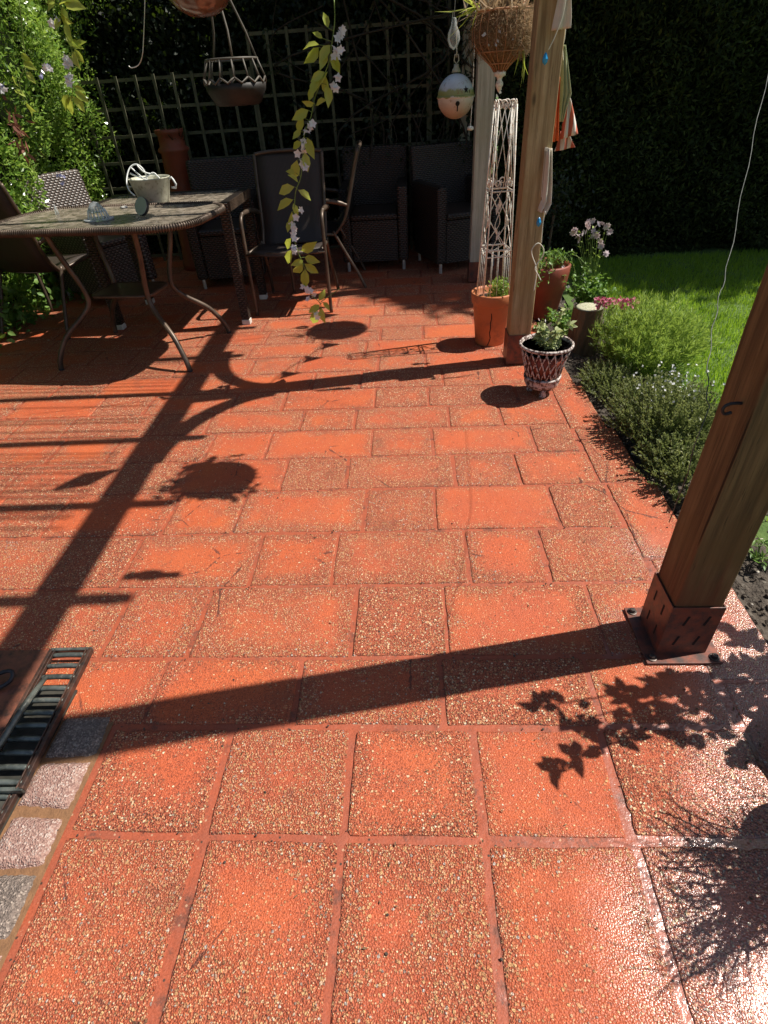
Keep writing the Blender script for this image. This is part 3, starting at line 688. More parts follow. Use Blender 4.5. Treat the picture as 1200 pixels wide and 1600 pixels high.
def hedge(name, label, lo, hi, axis, sgn, n, mat, L, Wd, depth=.16, lump=.10, core=True, group=None, bias=.9, zmax=None, lean=0.0, nb=None):
    t = thing(name, label, 'hedge', ((lo[0]+hi[0])/2, (lo[1]+hi[1])/2, 0), 0, group); off = np.array([(lo[0]+hi[0])/2, (lo[1]+hi[1])/2, 0])
    if core:
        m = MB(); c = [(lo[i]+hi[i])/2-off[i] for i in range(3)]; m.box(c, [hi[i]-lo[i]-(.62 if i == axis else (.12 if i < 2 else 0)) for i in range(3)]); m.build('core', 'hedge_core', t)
    U = RNG.random((n, 3)); P = np.array(lo)+U*(np.array(hi)-np.array(lo))
    zm = zmax or hi[2]; P[:, 2] = lo[2]+(zm-lo[2])*U[:, 2]
    face = hi[axis] if sgn > 0 else lo[axis]
    oth = 1-axis
    lm = lump*(np.sin(P[:, oth]*4.3+1.7*np.sin(P[:, 2]*3.1))*.5+np.sin(P[:, 2]*5.7+P[:, oth]*2.3)*.35+np.sin(P[:, oth]*13+P[:, 2]*11)*.2)
    P[:, axis] = face+sgn*(lm-depth*RNG.random(n)**1.4)
    P[:, axis] += sgn*lean*np.maximum(P[:, 2], 0)
    b = np.zeros(3); b[axis] = sgn*bias; b[2] = .35
    D_ = rdir(n, b, .7); N_ = rdir(n, nb or (b[0], b[1], .8), .7)
    leaves('foliage', P-off, D_, N_, L*RNG.uniform(.6, 1.3, n), Wd*RNG.uniform(.7, 1.2, n), mat, t); return t
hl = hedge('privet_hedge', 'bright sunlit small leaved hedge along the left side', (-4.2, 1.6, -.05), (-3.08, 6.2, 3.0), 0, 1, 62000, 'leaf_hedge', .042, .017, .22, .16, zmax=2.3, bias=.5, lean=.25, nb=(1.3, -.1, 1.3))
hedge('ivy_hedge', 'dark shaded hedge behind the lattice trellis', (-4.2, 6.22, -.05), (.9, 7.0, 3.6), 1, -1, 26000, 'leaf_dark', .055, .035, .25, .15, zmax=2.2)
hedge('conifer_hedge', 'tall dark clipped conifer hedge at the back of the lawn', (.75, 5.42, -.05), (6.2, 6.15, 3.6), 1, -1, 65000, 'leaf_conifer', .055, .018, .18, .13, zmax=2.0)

# lawn tree off to the right that shades the back of the garden
def tree(name, label, base, ells, n, trunk_h, lmat, L=.13):
    t = thing(name, label, 'tree', base)
    m = MB(); m.tube(smoothpts([(0, 0, -.1), (.03, 0, trunk_h*.4), (-.03, .04, trunk_h), (0, 0, trunk_h*1.7)], 5), [.17]*6+[.14]*6+[.09]*4, 10) if False else m.tube([(0, 0, -.1), (.03, 0, trunk_h*.4), (-.03, .04, trunk_h), (0, 0, trunk_h*1.6), (0, .05, trunk_h*2.4)], [.19, .15, .12, .08, .04], 12)
    for k in range(16):
        a = rs.uniform(0, 6.28); z = rs.uniform(trunk_h*.7, trunk_h*2.2); e = (math.cos(a)*rs.uniform(.6, 1.5), math.sin(a)*rs.uniform(.6, 1.6), z+rs.uniform(.4, 1.2))
        m.tube([(0, 0, z), (e[0]*.5, e[1]*.5, z+.25), e], [.05, .03, .012], 6)
    m.build('trunk', 'log_bark', t, smooth=True)
    Ps = []
    for (c, r, w) in ells:
        k = int(n*w); q = rdir(k)*(RNG.random((k, 1))**.4)
        clump = rdir(70)*(.95*RNG.random((70, 1))**.35); idx = RNG.integers(0, 70, k); q = .35*q*.9+clump[idx]*.9+RNG.normal(size=(k, 3))*.07
        Ps.append(np.array(c)+q*np.array(r))
    P = np.concatenate(Ps)-np.array([base[0], base[1], 0]); k = len(P)
    leaves('crown', P, rdir(k), rdir(k, (0, 0, .6)), L*RNG.uniform(.6, 1.2, k), L*.55*RNG.uniform(.7, 1.2, k), lmat, t); return t
tree('garden_tree', 'tall leafy tree standing right of the lawn outside the view', (5.6, 6.9, 0), [((5.5, 6.95, 5.7), (1.3, 2.15, 2.3), .55), ((5.5, 7.5, 8.8), (1.2, 1.5, 2.2), .35), ((5.3, 7.0, 3.0), (1.0, 1.6, 2.3), .3), ((5.5, 6.40, 7.7), (.9, 1.05, .9), .075), ((5.5, 5.75, 7.5), (.7, .75, .65), .035)], 40000, 3.0, 'leaf_dark', .19)

# fallen bits on the patio
k = 650; P = np.stack([RNG.uniform(-1.9, .9, k), RNG.uniform(.3, 4.2, k), np.full(k, .0035)], 1); near = RNG.random(k) < .5; P[near, 0] = .88-.05*P[near, 1]-RNG.exponential(.10, near.sum())
D = rdir(k, (0, 0, 0)); D[:, 2] *= .12; Nn = np.tile([0., 0., 1.], (k, 1))+RNG.normal(size=(k, 3))*.25
tag(leaves('leaf_litter', P, D, Nn, RNG.uniform(.004, .014, k), RNG.uniform(.002, .006, k), 'leaf_litter'), 'scattered tiny dry leaf bits lying on the paving', 'leaf litter', kind='stuff')
m = MB()
for i in range(260):
    x, y = rs.uniform(-1.2, .95), rs.uniform(.25, 3.2)
    if rs.random() < .5: y = min(RY, key=lambda a: abs(a-y))+rs.uniform(-.012, .012)
    blob(m, (x, y, .001), rs.uniform(.0012, .0035), (1, 1, .7), .3, 5, 4, rs)
tag(m.build('grit', 'soil'), 'dark crumbs of grit scattered along the paving joints', 'grit', kind='stuff')

# ================================================================== FURNITURE
def part(m, name, mat, t, **k): return m.build(name, mat, t, **k)
def sling_chair(label, loc, rz, group='brown sling patio chairs'):
    t = thing('sling_chair', label, 'chair', loc, R_(rz), group)
    for s in (-1, 1):
        part(MB().tube(smoothpts([(s*.277, -.25, .0), (s*.277, -.245, .30), (s*.277, -.235, .56), (s*.277, -.215, .63), (s*.277, -.16, .657)]), .0125, 10), 'leg', 'brown_tube', t, smooth=True)
        part(MB().tube(smoothpts([(s*.277, -.175, .656), (s*.277, .0, .648), (s*.272, .14, .632), (s*.25, .235, .60)]), [.0135]*4+[.017]*12+[.013]*3, 10), 'armrest', 'brown_tube', t, smooth=True)
        part(MB().tube(smoothpts([(s*.245, .11, .43), (s*.25, .20, .26), (s*.262, .29, .10), (s*.27, .335, .0)]), .0125, 10), 'leg', 'brown_tube', t, smooth=True)
    m = MB(); back = smoothpts([(0, .12, .40), (0, .205, .50), (0, .255, .66), (0, .30, .82), (0, .345, .955)], 4)
    for s in (-1, 1): m.tube([p+Vector((s*(.235+.012*i/16), 0, 0)) for i, p in enumerate(back)], .0125, 8)
    tb = back[-1]; m.tube(smoothpts([(-.247, tb.y, tb.z), (-.12, tb.y+.018, tb.z+.012), (.12, tb.y+.018, tb.z+.012), (.247, tb.y, tb.z)]), .0125, 8)
    part(m, 'back_frame', 'brown_tube', t, smooth=True)
    m = MB()
    for s in (-1, 1): m.tube([(s*.255, -.245, .425), (s*.245, .13, .405)], .0125, 8)
    m.tube([(-.277, -.245, .415), (.277, -.245, .415)], .011, 8); part(m, 'seat_frame', 'brown_tube', t, smooth=True)
    rows = [[(x*.24, y, z-.018*(1-x*x)) for x in (-1, -.6, -.2, .2, .6, 1)] for y, z in ((-.262, .415), (-.25, .435), (-.15, .432), (0, .42), (.13, .408))]
    part(MB().sheet(rows), 'seat', 'sling_mesh', t, smooth=True, solid=.004)
    rows = [[(x*(.236+.01*i/16), p.y+.022*(1-x*x), p.z) for x in (-1, -.6, -.2, .2, .6, 1)] for i, p in enumerate(back)]
    part(MB().sheet(rows), 'backrest', 'sling_mesh', t, smooth=True, solid=.004); return t
sling_chair('brown sling chair right of the wicker table, facing the camera behind the hanging garland', (-.864, 4.35, 0), 0)
sling_chair('brown sling chair seen side on between the other sling chair and the wicker armchair', (-.72, 4.93, 0), -86)
sling_chair('brown sling chair at the left edge with its back to the camera', (-2.64, 4.12, 0), 172)
def rb(m, c, size): return m.box(c, size)
def wicker_chair(label, loc, rz, mat='wicker_dark', group='dark wicker tub armchairs'):
    t = thing('wicker_armchair', label, 'armchair', loc, R_(rz), group)
    part(MB().box((0, -.02, .235), (.40, .50, .33)), 'base', mat, t, bevel=.01)
    part(MB().box((0, -.03, .425), (.40, .50, .045)), 'seat', mat, t, bevel=.015)
    for s in (-1, 1): part(MB().box((s*.245, -.01, .36), (.085, .56, .57)), 'armrest', mat, t, bevel=.02)
    rot = Matrix.Rotation(R_(-9), 3, 'X'); part(MB().box((0, .285, .52), (.575, .07, .74), rot), 'backrest', mat, t, bevel=.022)
    for sx in (-1, 1):
        for sy in (-.26, .24): part(MB().lathe([(.014, 0), (.014, .06), (.012, .08)], (sx*.245, sy, 0), 12), 'foot', 'silver_foot', t, smooth=False)
    return t
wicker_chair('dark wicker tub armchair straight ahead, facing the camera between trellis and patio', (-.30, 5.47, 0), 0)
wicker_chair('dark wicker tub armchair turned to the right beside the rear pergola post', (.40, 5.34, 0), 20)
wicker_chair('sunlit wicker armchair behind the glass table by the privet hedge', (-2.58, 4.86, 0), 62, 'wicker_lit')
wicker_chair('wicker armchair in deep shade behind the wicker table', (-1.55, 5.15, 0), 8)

# ---- table with curved legs
def rrect(hx, hy, r, n=8):
    out = []
    for cx_, cy_, a0 in ((hx-r, -hy+r, -90), (hx-r, hy-r, 0), (-hx+r, hy-r, 90), (-hx+r, -hy+r, 180)):
        for k in range(n+1): a = R_(a0+90*k/n); out.append((cx_+r*math.cos(a), cy_+r*math.sin(a)))
    return out
t = thing('patio_table', 'patio table with rounded woven rim, glass top and curved tube legs', 'table', (-1.73, 3.48, 0), R_(-6.5))
TZ = .79; prof = rrect(.62, .355, .23)
m = MB(); k = len(prof); m.add([(x, y, TZ) for x, y in prof]+[(x, y, TZ-.006) for x, y in prof], [tuple(range(k)), tuple(range(2*k-1, k-1, -1))]+[(i, k+i, k+(i+1) % k, (i+1) % k) for i in range(k)]); part(m, 'tabletop', 'table_glass', t)
per_ = []
big = rrect(.63, .365, .24, 14)
acc = [Vector((x, y, TZ-.008)) for x, y in big]
m = MB(); m.tube(acc, .013, 8, closed=True)
# woven wrap: closely set rings round the rim
tot = 0; ring = []; i = 0
for a, b in zip(acc, acc[1:]+acc[:1]):
    L_ = (b-a).length; nn = max(1, int(L_/.0125))
    for q in range(nn):
        p = a.lerp(b, q/nn); d = (b-a).normalized(); sd_ = d.cross(Vector((0, 0, 1)))
        circ = [p+(sd_*math.cos(w)+Vector((0, 0, 1))*math.sin(w))*.0165 for w in [2*math.pi*u/8 for u in range(8)]]
        m.tube(circ, .0042, 4, closed=True)
part(m, 'rim', 'brown_tube', t, smooth=True)
for sx in (-1, 1):
    for sy in (-1, 1):
        pts = smoothpts([(sx*.43, sy*.325, .0), (sx*.415, sy*.315, .07), (sx*.35, sy*.265, .19), (sx*.245, sy*.19, .29), (sx*.20, sy*.155, .36), (sx*.205, sy*.16, .46), (sx*.245, sy*.19, .62), (sx*.27, sy*.22, .770)], 5)
        leg = part(MB().tube(pts, .0155, 10), 'leg', 'brown_tube', t, smooth=True)
        part(MB().lathe([(.016, 0), (.016, .012)], (sx*.43, sy*.325, 0), 12), 'foot_cap', 'rubber_black', leg)
pr_ = rrect(.19, .14, .06); part(MB().tube([(x, y, .385) for x, y in pr_], .011, 8, closed=True), 'shelf_ring', 'brown_tube', t, smooth=True)
k = len(pr_); m = MB(); m.add([(x, y, .392) for x, y in pr_]+[(x, y, .378) for x, y in pr_], [tuple(range(k)), tuple(range(2*k-1, k-1, -1))]); part(m, 'shelf', 'brown_tube', t)

t = thing('wicker_table', 'rectangular dark wicker dining table with square legs and white feet', 'table', (-1.645, 4.22, 0), 0)
hx, hy = .50, .325
m = MB()
for (c, s_) in (((0, -hy+.03, .742), (2*hx, .06, .056)), ((0, hy-.03, .742), (2*hx, .06, .056)), ((-hx+.03, 0, .742), (.06, 2*hy-.121, .056)), ((hx-.03, 0, .742), (.06, 2*hy-.121, .056))): m.box(c, s_)
part(m, 'frame', 'wicker_dark', t, bevel=.004)
m = MB(); 
for sy in (-1, 1):
    for i in range(78): m.box((-hx+.012+i*.0126, sy*(hy+.001), .742), (.0085, .006, .056))
for i in range(50): m.box((hx+.001, -hy+.012+i*.0126, .742), (.006, .0085, .056))
part(m, 'woven_band', 'brown_tube', t)
part(MB().box((0, 0, .762), (2*hx-.121, 2*hy-.121, .008)), 'tabletop', 'table_glass', t)
for sx in (-1, 1):
    for sy in (-1, 1):
        lg = part(MB().box((sx*(hx-.033), sy*(hy-.033), .375), (.052, .052, .68)), 'leg', 'wicker_dark', t, bevel=.003)
        m = MB()
        for i in range(56): m.box((sx*(hx-.033), sy*(hy-.033), .045+i*.012), (.056, .056, .0075))
        part(m, 'weave', 'wicker_dark', lg)
        part(MB().box((sx*(hx-.033), sy*(hy-.033), .0175), (.058, .058, .035)), 'foot_cap', 'white_cap', lg, bevel=.003)

# ---- things on the tables
bl = Vector((-1.655, 4.04, .771)); t = thing('metal_bucket', 'pale zinc bucket on the wicker table with white wire coiled inside', 'bucket', bl); t.scale = (.88, .88, .92)
part(MB().lathe([(.0, .002), (.100, 0), (.105, .01), (.143, .150), (.148, .155), (.143, .158), (.137, .150), (.10, .02), (0, .015)], (0, 0, 0), 36), 'body', 'zinc', t, smooth=True)
part(MB().tube([(.145, 0, .14), (.165, 0, .15), (.175, .0, .135), (.19, -.01, .11), (.178, 0, .085), (.15, 0, .09)], .007, 8), 'handle_ear', 'white_plastic', t, smooth=True)
part(MB().tube([(-.14, 0, .15), (-.158, 0, .165), (-.165, 0, .16)], .006, 8), 'handle_ear', 'zinc', t, smooth=True)
wl = bl; m = MB()
def coil(px): return smoothpts([at(x, y, 4.04+d) for x, y, d in px], 8)
for px in ([(232, 290, .02), (226, 268, .02), (214, 257, .02), (203, 262, .0), (198, 280, -.05), (201, 296, -.10), (211, 306, -.13)],
           [(203, 271, 0), (215, 276, 0), (232, 282, 0), (243, 284, .02)], [(205, 262, 0), (216, 272, 0), (226, 278, .02), (240, 270, .04), (252, 284, .04)],
           [(214, 258, 0), (224, 268, 0), (236, 272, .04), (246, 275, .04), (255, 286, .03)], [(200, 292, -.06), (210, 291, -.02), (216, 290, 0)]):
    m.tube(coil(px), .0042, 8)
tag(m.build('cable', 'white_plastic', smooth=True), 'white cable looping out of the zinc bucket', 'cable')
def tl(x, y, z=TZ): return gr(x, y, z)
p = tl(153, 345, TZ); t = thing('glass_dish', 'small ribbed clear glass dish with a domed knob on the table', 'glass dish', p+Vector((0, .02, .0005)))
part(MB().lathe([(0, .002), (.075, .001), (.082, .006), (.08, .009), (.05, .01), (0, .008)], n=30), 'dish', 'clear_glass', t, smooth=True)
m = MB()
for i in range(16): a = i*math.pi/8; m.tube([(.058*math.cos(a), .045*math.sin(a), .008), (.046*math.cos(a), .036*math.sin(a), .05), (.035*math.cos(a), .028*math.sin(a), .058)], .0035, 6)
part(m, 'ribs', 'white_plastic', t, smooth=True); part(MB().lathe([(.045, .04), (.04, .06), (.02, .085), (0, .092)], n=20), 'knob', 'clear_glass', t, smooth=True)
p = tl(226, 338, TZ); t = thing('solar_light', 'round dark disc light with a silver rim leaning on the glass table', 'solar light', p)
ax = Matrix.Rotation(R_(62), 3, 'X') @ Matrix.Rotation(R_(-25), 3, 'Y')
part(MB().lathe([(0, -.012), (.045, -.012), (.048, 0), (.046, .006)], (0, 0, .05), 32, ax), 'case', 'rubber_black', t, smooth=True)
part(MB().lathe([(.040, .0062), (.046, .0062), (.0465, .009), (.040, .009)], (0, 0, .05), 32, ax), 'ring', 'silver_foot', t); part(MB().lathe([(0, .0075), (.0395, .0075)], (0, 0, .05), 32, ax), 'panel', 'table_glass', t)
p = tl(90, 335, TZ); m = MB(); m.lathe([(.012, 0), (.009, .02), (.001, .055)], p+Vector((0, 0, .001)), 8); tag(m.build('glass_spike', 'clear_glass', smooth=True), 'small pointed glass piece standing at the left of the table', 'ornament')
m = MB(); m.lathe([(0, .001), (.02, .0), (.024, .004), (.015, .009), (0, .008)], tl(194, 325, TZ)+Vector((0, 0, .001)), 16); tag(m.build('pebble', 'white_cap', smooth=True), 'small white disc lying in the middle of the table', 'disc')

# dark stone at the left edge
m = MB(); blob(m, (-2.80, 3.30, .05), .11, (1, .8, .62), .04, 16, 10, rs); tag(m.build('rubber_foot', 'rubber_black', smooth=True), 'dark rounded rubber base poking in at the left edge', 'base')

# chimney pot
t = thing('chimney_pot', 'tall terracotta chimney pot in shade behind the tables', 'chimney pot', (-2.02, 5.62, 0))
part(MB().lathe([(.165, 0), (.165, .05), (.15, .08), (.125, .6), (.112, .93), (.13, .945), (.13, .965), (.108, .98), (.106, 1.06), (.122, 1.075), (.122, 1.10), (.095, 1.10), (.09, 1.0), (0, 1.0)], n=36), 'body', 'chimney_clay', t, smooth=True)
k = 160; leaves('foliage', np.tile([0, 0, 1.03], (k, 1))+RNG.normal(size=(k, 3))*[.05, .05, .01], rdir(k, (0, 0, 1.3), .7), rdir(k), .11*RNG.uniform(.5, 1.2, k), .012, 'leaf_dark', t, shape='blade')

# ================================================================== POTS
pc = Vector((.487, 3.405, 0)); t = thing('terracotta_pot', 'bright orange terracotta pot with a crack, holding the metal obelisk', 'plant pot', pc)
part(MB().lathe([(0, .0), (.086, 0), (.09, .004), (.112, .235), (.116, .24), (.123, .25), (.128, .300), (.126, .307), (.119, .308), (.112, .295), (.10, .25), (0, .245)], n=48), 'body', 'terracotta', t, smooth=True)
part(MB().lathe([(0, .268), (.108, .266)], n=32), 'soil', 'compost', t)
m = MB(); cr = [(.0, .21), (.003, .18), (-.002, .15), (.001, .12), (-.004, .09), (.002, .06), (-.003, .035), (-.011, .012), (-.016, .006)]
ca = R_(-98)
for (x0, z0), (x1, z1) in zip(cr[:-1], cr[1:]):
    r0, r1 = .0905+.0945*z0, .0905+.0945*z1
    def cp(x, z, r): a = ca+x/r; return Vector((math.cos(a)*r, math.sin(a)*r, z))
    wdt = .0022
    m.add([cp(x0-wdt, z0, r0+.0006), cp(x0+wdt, z0, r0+.0006), cp(x1+wdt*1.3, z1, r1+.0006), cp(x1-wdt*1.3, z1, r1+.0006)], [(0, 3, 2, 1)])
part(m, 'crack', 'black_slot', t)
k = 420; P = RNG.normal(size=(k, 3))*[.03, .03, .0]+[.035, -.03, .27]; P[:, 2] += RNG.random(k)*.10
leaves('foliage', P, rdir(k, (0, 0, .6)), rdir(k, (0, 0, .5)), .028, .011, 'leaf_lavender', t)

# obelisk
oz = .262; OB = thing('metal_obelisk', 'cream painted metal obelisk with scrolls and leaves standing in the orange pot', 'plant support', (pc.x, pc.y, 0), R_(8))
def ow(z): return .078-.034*(z-oz)/(1.22-oz)     # half width
m = MB(); HZ = 1.20
for sx, sy in ((-1, -1), (1, -1), (1, 1), (-1, 1)): m.tube([(sx*ow(oz), sy*ow(oz), oz), (sx*ow(HZ), sy*ow(HZ), HZ)], .0042, 8)
part(m, 'corner_rods', 'cream_metal', OB, smooth=True)
m = MB()
for z in (.51, .545, .83): w = ow(z); part(MB().tube([(-w, -w, z), (w, -w, z), (w, w, z), (-w, w, z)], .0045, 6, closed=True), 'ring', 'cream_metal', OB)
def face(fn):        # draw the same pattern on the four faces
    for q in range(4):
        rot = Matrix.Rotation(q*math.pi/2, 3, 'Z'); fn(lambda u, z: rot @ Vector((u*ow(z), -ow(z)-.001, z)))
m = MB()
def lower(P):
    for u in (-.5, 0, .5): m.tube([P(u, oz), P(u, .545)], .0018, 5)
    m.tube([P(-1, .545), P(0, .51), P(1, .545)], .0028, 5)
face(lower); part(m, 'lower_bars', 'cream_metal', OB, smooth=True)
m = MB()
def vine(P):
    m.tube(smoothpts([P(-.7, .55), P(-.1, .62), P(.5, .69), P(.1, .76), P(-.5, .82)]), .0024, 5); m.tube(smoothpts([P(.6, .55), P(.1, .60), P(-.5, .66), P(-.1, .74), P(.6, .81)]), .0024, 5)
    for u, z, du, dz in ((-.35, .59, .3, .055), (.3, .65, .5, .05), (-.45, .72, .1, .06)):
        a, b = P(u, z), P(u+du, z+dz); c = (a+b)/2; n_ = (b-a).cross(P(u, z)-Vector((0, 0, z))).normalized()*.009
        o_ = (c-Vector((0, 0, c.z))).normalized()*.002
        m.add([a, c+n_+o_, b, c-n_+o_, a-o_, c+n_-o_, b-o_, c-n_-o_], [(0, 1, 2, 3), (7, 6, 5, 4), (0, 4, 5, 1), (1, 5, 6, 2), (2, 6, 7, 3), (3, 7, 4, 0)])
face(vine); part(m, 'leaf_panel', 'cream_metal', OB)
m = MB()
def upper(P):
    for a, b in ((-1, .35), (1, -.35), (0, .8)): m.tube([P(a, .84), P(b, 1.19)], .0024, 5)
face(upper); part(m, 'cross_bars', 'cream_metal', OB, smooth=True)
def scroll(P):
    for zc, rr in ((.865, .020), (1.20, .024)):
        for uc in (-.52, .52):
            c = P(uc, zc); pu = (P(uc+.1, zc)-c).normalized(); s_ = 1 if uc < 0 else -1
            part(MB().tube([c+pu*s_*math.cos(a)*r_+Vector((0, 0, math.sin(a)*r_)) for a, r_ in [(k_*.5-1.2, rr*(1-.045*k_)) for k_ in range(17)]], .0032, 6), 'scroll', 'cream_metal', OB, smooth=True)
face(scroll)

# lattice pot on feet
wp = Vector((.662, 2.675, 0)); t = thing('lattice_pot', 'small round lattice sided metal pot on feet with flaking white paint', 'plant pot', wp)
m = MB()
for i in range(3): a = i*2.094+.9-math.pi/2-.9; m.lathe([(.016, 0), (.019, .01), (.012, .028), (.022, .042)], (math.cos(a)*.055, math.sin(a)*.055, 0), 12)
part(m, 'feet', 'flaking_paint', t, smooth=True)
part(MB().lathe([(0, .032), (.05, .032), (.078, .045), (.089, .068), (.086, .085), (.093, .088), (.094, .097), (.086, .10), (.075, .098), (0, .09)], n=40), 'bowl', 'flaking_paint', t, smooth=True)
m = MB(); nS = 20
for i in range(nS):
    for s in (-1, 1):
        a0 = 2*math.pi*i/nS; a1 = a0+s*2*math.pi/nS*1.6; q = []
        for k_ in range(5):
            u = k_/4; r = .084+.040*u**1.15; a = a0+(a1-a0)*u; q.append((math.cos(a)*r, math.sin(a)*r, .097+.158*u))
        m.tube(q, .0036, 6)
part(m, 'lattice', 'flaking_paint', t, smooth=True)
part(MB().lathe([(.122, .248), (.131, .252), (.133, .262), (.127, .268), (.119, .262), (.122, .248)], n=40), 'rim', 'flaking_paint', t, smooth=True)
part(MB().lathe([(.074, .10), (.110, .225)], n=30), 'liner', 'terracotta_dark', t, smooth=True); part(MB().lathe([(0, .222), (.111, .225)], n=24), 'soil', 'compost', t)
def bushy(name, label, cat, base, stems, lmat, L, Wd, per, shape='broad', parent=None, r=.0018, smat='stem_green', petals=None):
    tt = thing(name, label, cat, base) if parent is None else parent
    m = MB(); P = []; D = []
    for pts in stems:
        sp_ = smoothpts(pts, 5); m.tube(sp_, [r*1.3*(1-.6*i/len(sp_)) for i in range(len(sp_))], 5)
        for k_ in range(per):
            i = rs.randint(2, len(sp_)-1); P.append(sp_[i]); D.append((rs.gauss(0, 1), rs.gauss(0, 1), rs.gauss(.35, .6)))
    m.build('stems', smat, tt, smooth=True); k_ = len(P)
    leaves('foliage', P, D, rdir(k_, (0, 0, 1.2), .6), L*RNG.uniform(.6, 1.25, k_), Wd*RNG.uniform(.7, 1.2, k_), lmat, tt, fold=.25, shape=shape)
    return tt
st = []
for i in range(10):
    a = rs.uniform(0, 6.28); r = rs.uniform(.02, .075); h = rs.uniform(.04, .10); st.append([(math.cos(a)*r*.5, math.sin(a)*r*.5, .22), (math.cos(a)*r, math.sin(a)*r, .24+h*.6), (math.cos(a)*r*1.3, math.sin(a)*r*1.3, .25+h)])
st += [[(.01, 0, .22), (.02, 0, .30), (.045, .0, .36), (.065, 0, .42)], [(.03, -.01, .22), (.07, -.01, .30), (.10, 0, .345)]]
bushy('potted_plant', 'grey green leafy plant growing in the lattice pot', 'plant', wp, st, 'leaf_sage', .036, .024, 20)

# dark red pot with trailing plant
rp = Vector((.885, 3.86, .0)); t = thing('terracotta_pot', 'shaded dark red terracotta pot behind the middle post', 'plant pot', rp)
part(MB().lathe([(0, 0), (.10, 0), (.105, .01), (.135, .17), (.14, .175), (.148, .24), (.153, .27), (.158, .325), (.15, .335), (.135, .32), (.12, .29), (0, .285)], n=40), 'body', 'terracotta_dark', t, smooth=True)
st = []
for i in range(34):
    a = rs.uniform(0, 6.28); r = rs.uniform(.10, .26); st.append([(math.cos(a)*.04, math.sin(a)*.04, .30), (math.cos(a)*r*.6, math.sin(a)*r*.6, .36+rs.uniform(0, .05)), (math.cos(a)*r, math.sin(a)*r, .34-rs.uniform(0, .12))])
bushy('trailing_plant', 'low dark green plant with few white flowers in the shaded red pot', 'plant', rp, st, 'leaf_fern', .028, .012, 22, 'rhomb')
def flowers(name, C_, size, n_pet, mat, parent, facing=(0, -.6, .6), spread=.6):
    P = []; D = []; Nn = []
    for c in C_:
        f = Vector((facing[0]+rs.gauss(0, spread), facing[1]+rs.gauss(0, spread), facing[2]+rs.gauss(0, spread))).normalized(); x = f.orthogonal().normalized(); y = f.cross(x)
        for k_ in range(n_pet):
            a = 2*math.pi*k_/n_pet; d = x*math.cos(a)+y*math.sin(a)+f*.35; P.append(c); D.append(d); Nn.append(f)
    return leaves(name, P, D, Nn, size, size*.75, mat, parent, fold=.1, shape='broad')
tt = thing('small_flowers', 'scattered tiny white flowers on the plant in the shaded red pot', 'flowers', (0, 0, 0))
flowers('blossoms', [at(861, 413, 3.75), at(888, 448, 3.7), at(862, 498, 3.55), at(912, 430, 3.75), at(880, 417, 3.75), at(843, 499, 3.4), at(853, 501, 3.42)], .012, 5, 'petal_cream', tt)

# columbine
cb_ = Vector((1.24, 4.0, -.03)); st = []
heads = [at(x, y, 4.0+rs.uniform(-.08, .08)) for x, y in ((897, 360), (903, 366), (921, 349), (916, 354), (948, 352), (952, 358), (937, 352), (934, 366), (925, 372), (938, 385), (945, 396), (930, 362), (913, 363), (940, 376), (926, 357), (908, 372))]
for h in heads:
    e = h-cb_; st.append([(rs.uniform(-.05, .05), rs.uniform(-.05, .05), 0), (e.x*.35, e.y*.4, e.z*.5), (e.x*.75, e.y*.8, e.z*.85), tuple(e+Vector((0, 0, .015)))])
cbt = bushy('columbine', 'tall columbine with pale pink flowers against the dark hedge', 'flowering plant', cb_, st, 'leaf_lavender', .022, .014, 7)
fl = flowers('blossoms', [h-cb_+Vector((rs.gauss(0, .008), rs.gauss(0, .008), rs.gauss(0, .008))) for h in heads+heads[:12]+heads[:6]], .024, 7, 'petal_pale', cbt, (0, -.4, -.3), .7)
st = []
for i in range(60):
    a = rs.uniform(0, 6.28); r = rs.uniform(.03, .17); st.append([(0, 0, 0), (math.cos(a)*r*.6, math.sin(a)*r*.6, .14), (math.cos(a)*r, math.sin(a)*r, rs.uniform(.10, .27))])
bushy('columbine_leaves', 'fresh green lobed leaves at the foot of the tall columbine', 'plant', (1.20, 3.92, -.03), st, 'leaf_fern', .036, .024, 13)
st = []
for i in range(45):
    a = rs.uniform(0, 6.28); r = rs.uniform(.03, .24); st.append([(0, 0, 0), (math.cos(a)*r*.6, math.sin(a)*r*.6, .10), (math.cos(a)*r, math.sin(a)*r, rs.uniform(.03, .16))])
bushy('ground_plant', 'leafy green plant spreading between the lattice pot and the log', 'plant', (.98, 3.52, -.03), st, 'leaf_fern', .032, .02, 12)
# dark foliage plant behind middle post
k = 900; P = RNG.normal(size=(k, 3))*[.10, .10, .12]+[1.12, 4.9, .55]; tt = thing('shaded_shrub', 'dim small leaved shrub in shade just right of the middle post', 'shrub', (1.12, 4.9, 0)); leaves('foliage', P-[1.12, 4.9, 0], rdir(k), rdir(k), .035, .018, 'leaf_dark', tt); part(MB().tube([(0, 0, 0), (.02, 0, .5)], .01, 6), 'stem', 'twig', tt)

# log edging
t = thing('log_stump', 'short upright log with a pale mossy top beside the lavender', 'log', (1.035, 3.30, -.04)); m = MB(); n_ = 28; prof = [(.088, 0), (.09, .1), (.087, .2), (.085, .265)]
vs = [(r*(1+.05*math.sin(a*5)+.03*math.sin(a*11+z*20))*math.cos(a), r*(1+.05*math.sin(a*5)+.03*math.sin(a*11+z*20))*math.sin(a), z) for r, z in prof for a in [2*math.pi*k_/n_ for k_ in range(n_)]]
m.add(vs, [(i*n_+k_, i*n_+(k_+1) % n_, (i+1)*n_+(k_+1) % n_, (i+1)*n_+k_) for i in range(3) for k_ in range(n_)]); part(m, 'bark', 'log_bark', t)
part(MB().lathe([(.079, .263), (.066, .269), (0, .271)], n=28), 'cut_top', 'log_top', t, smooth=True)

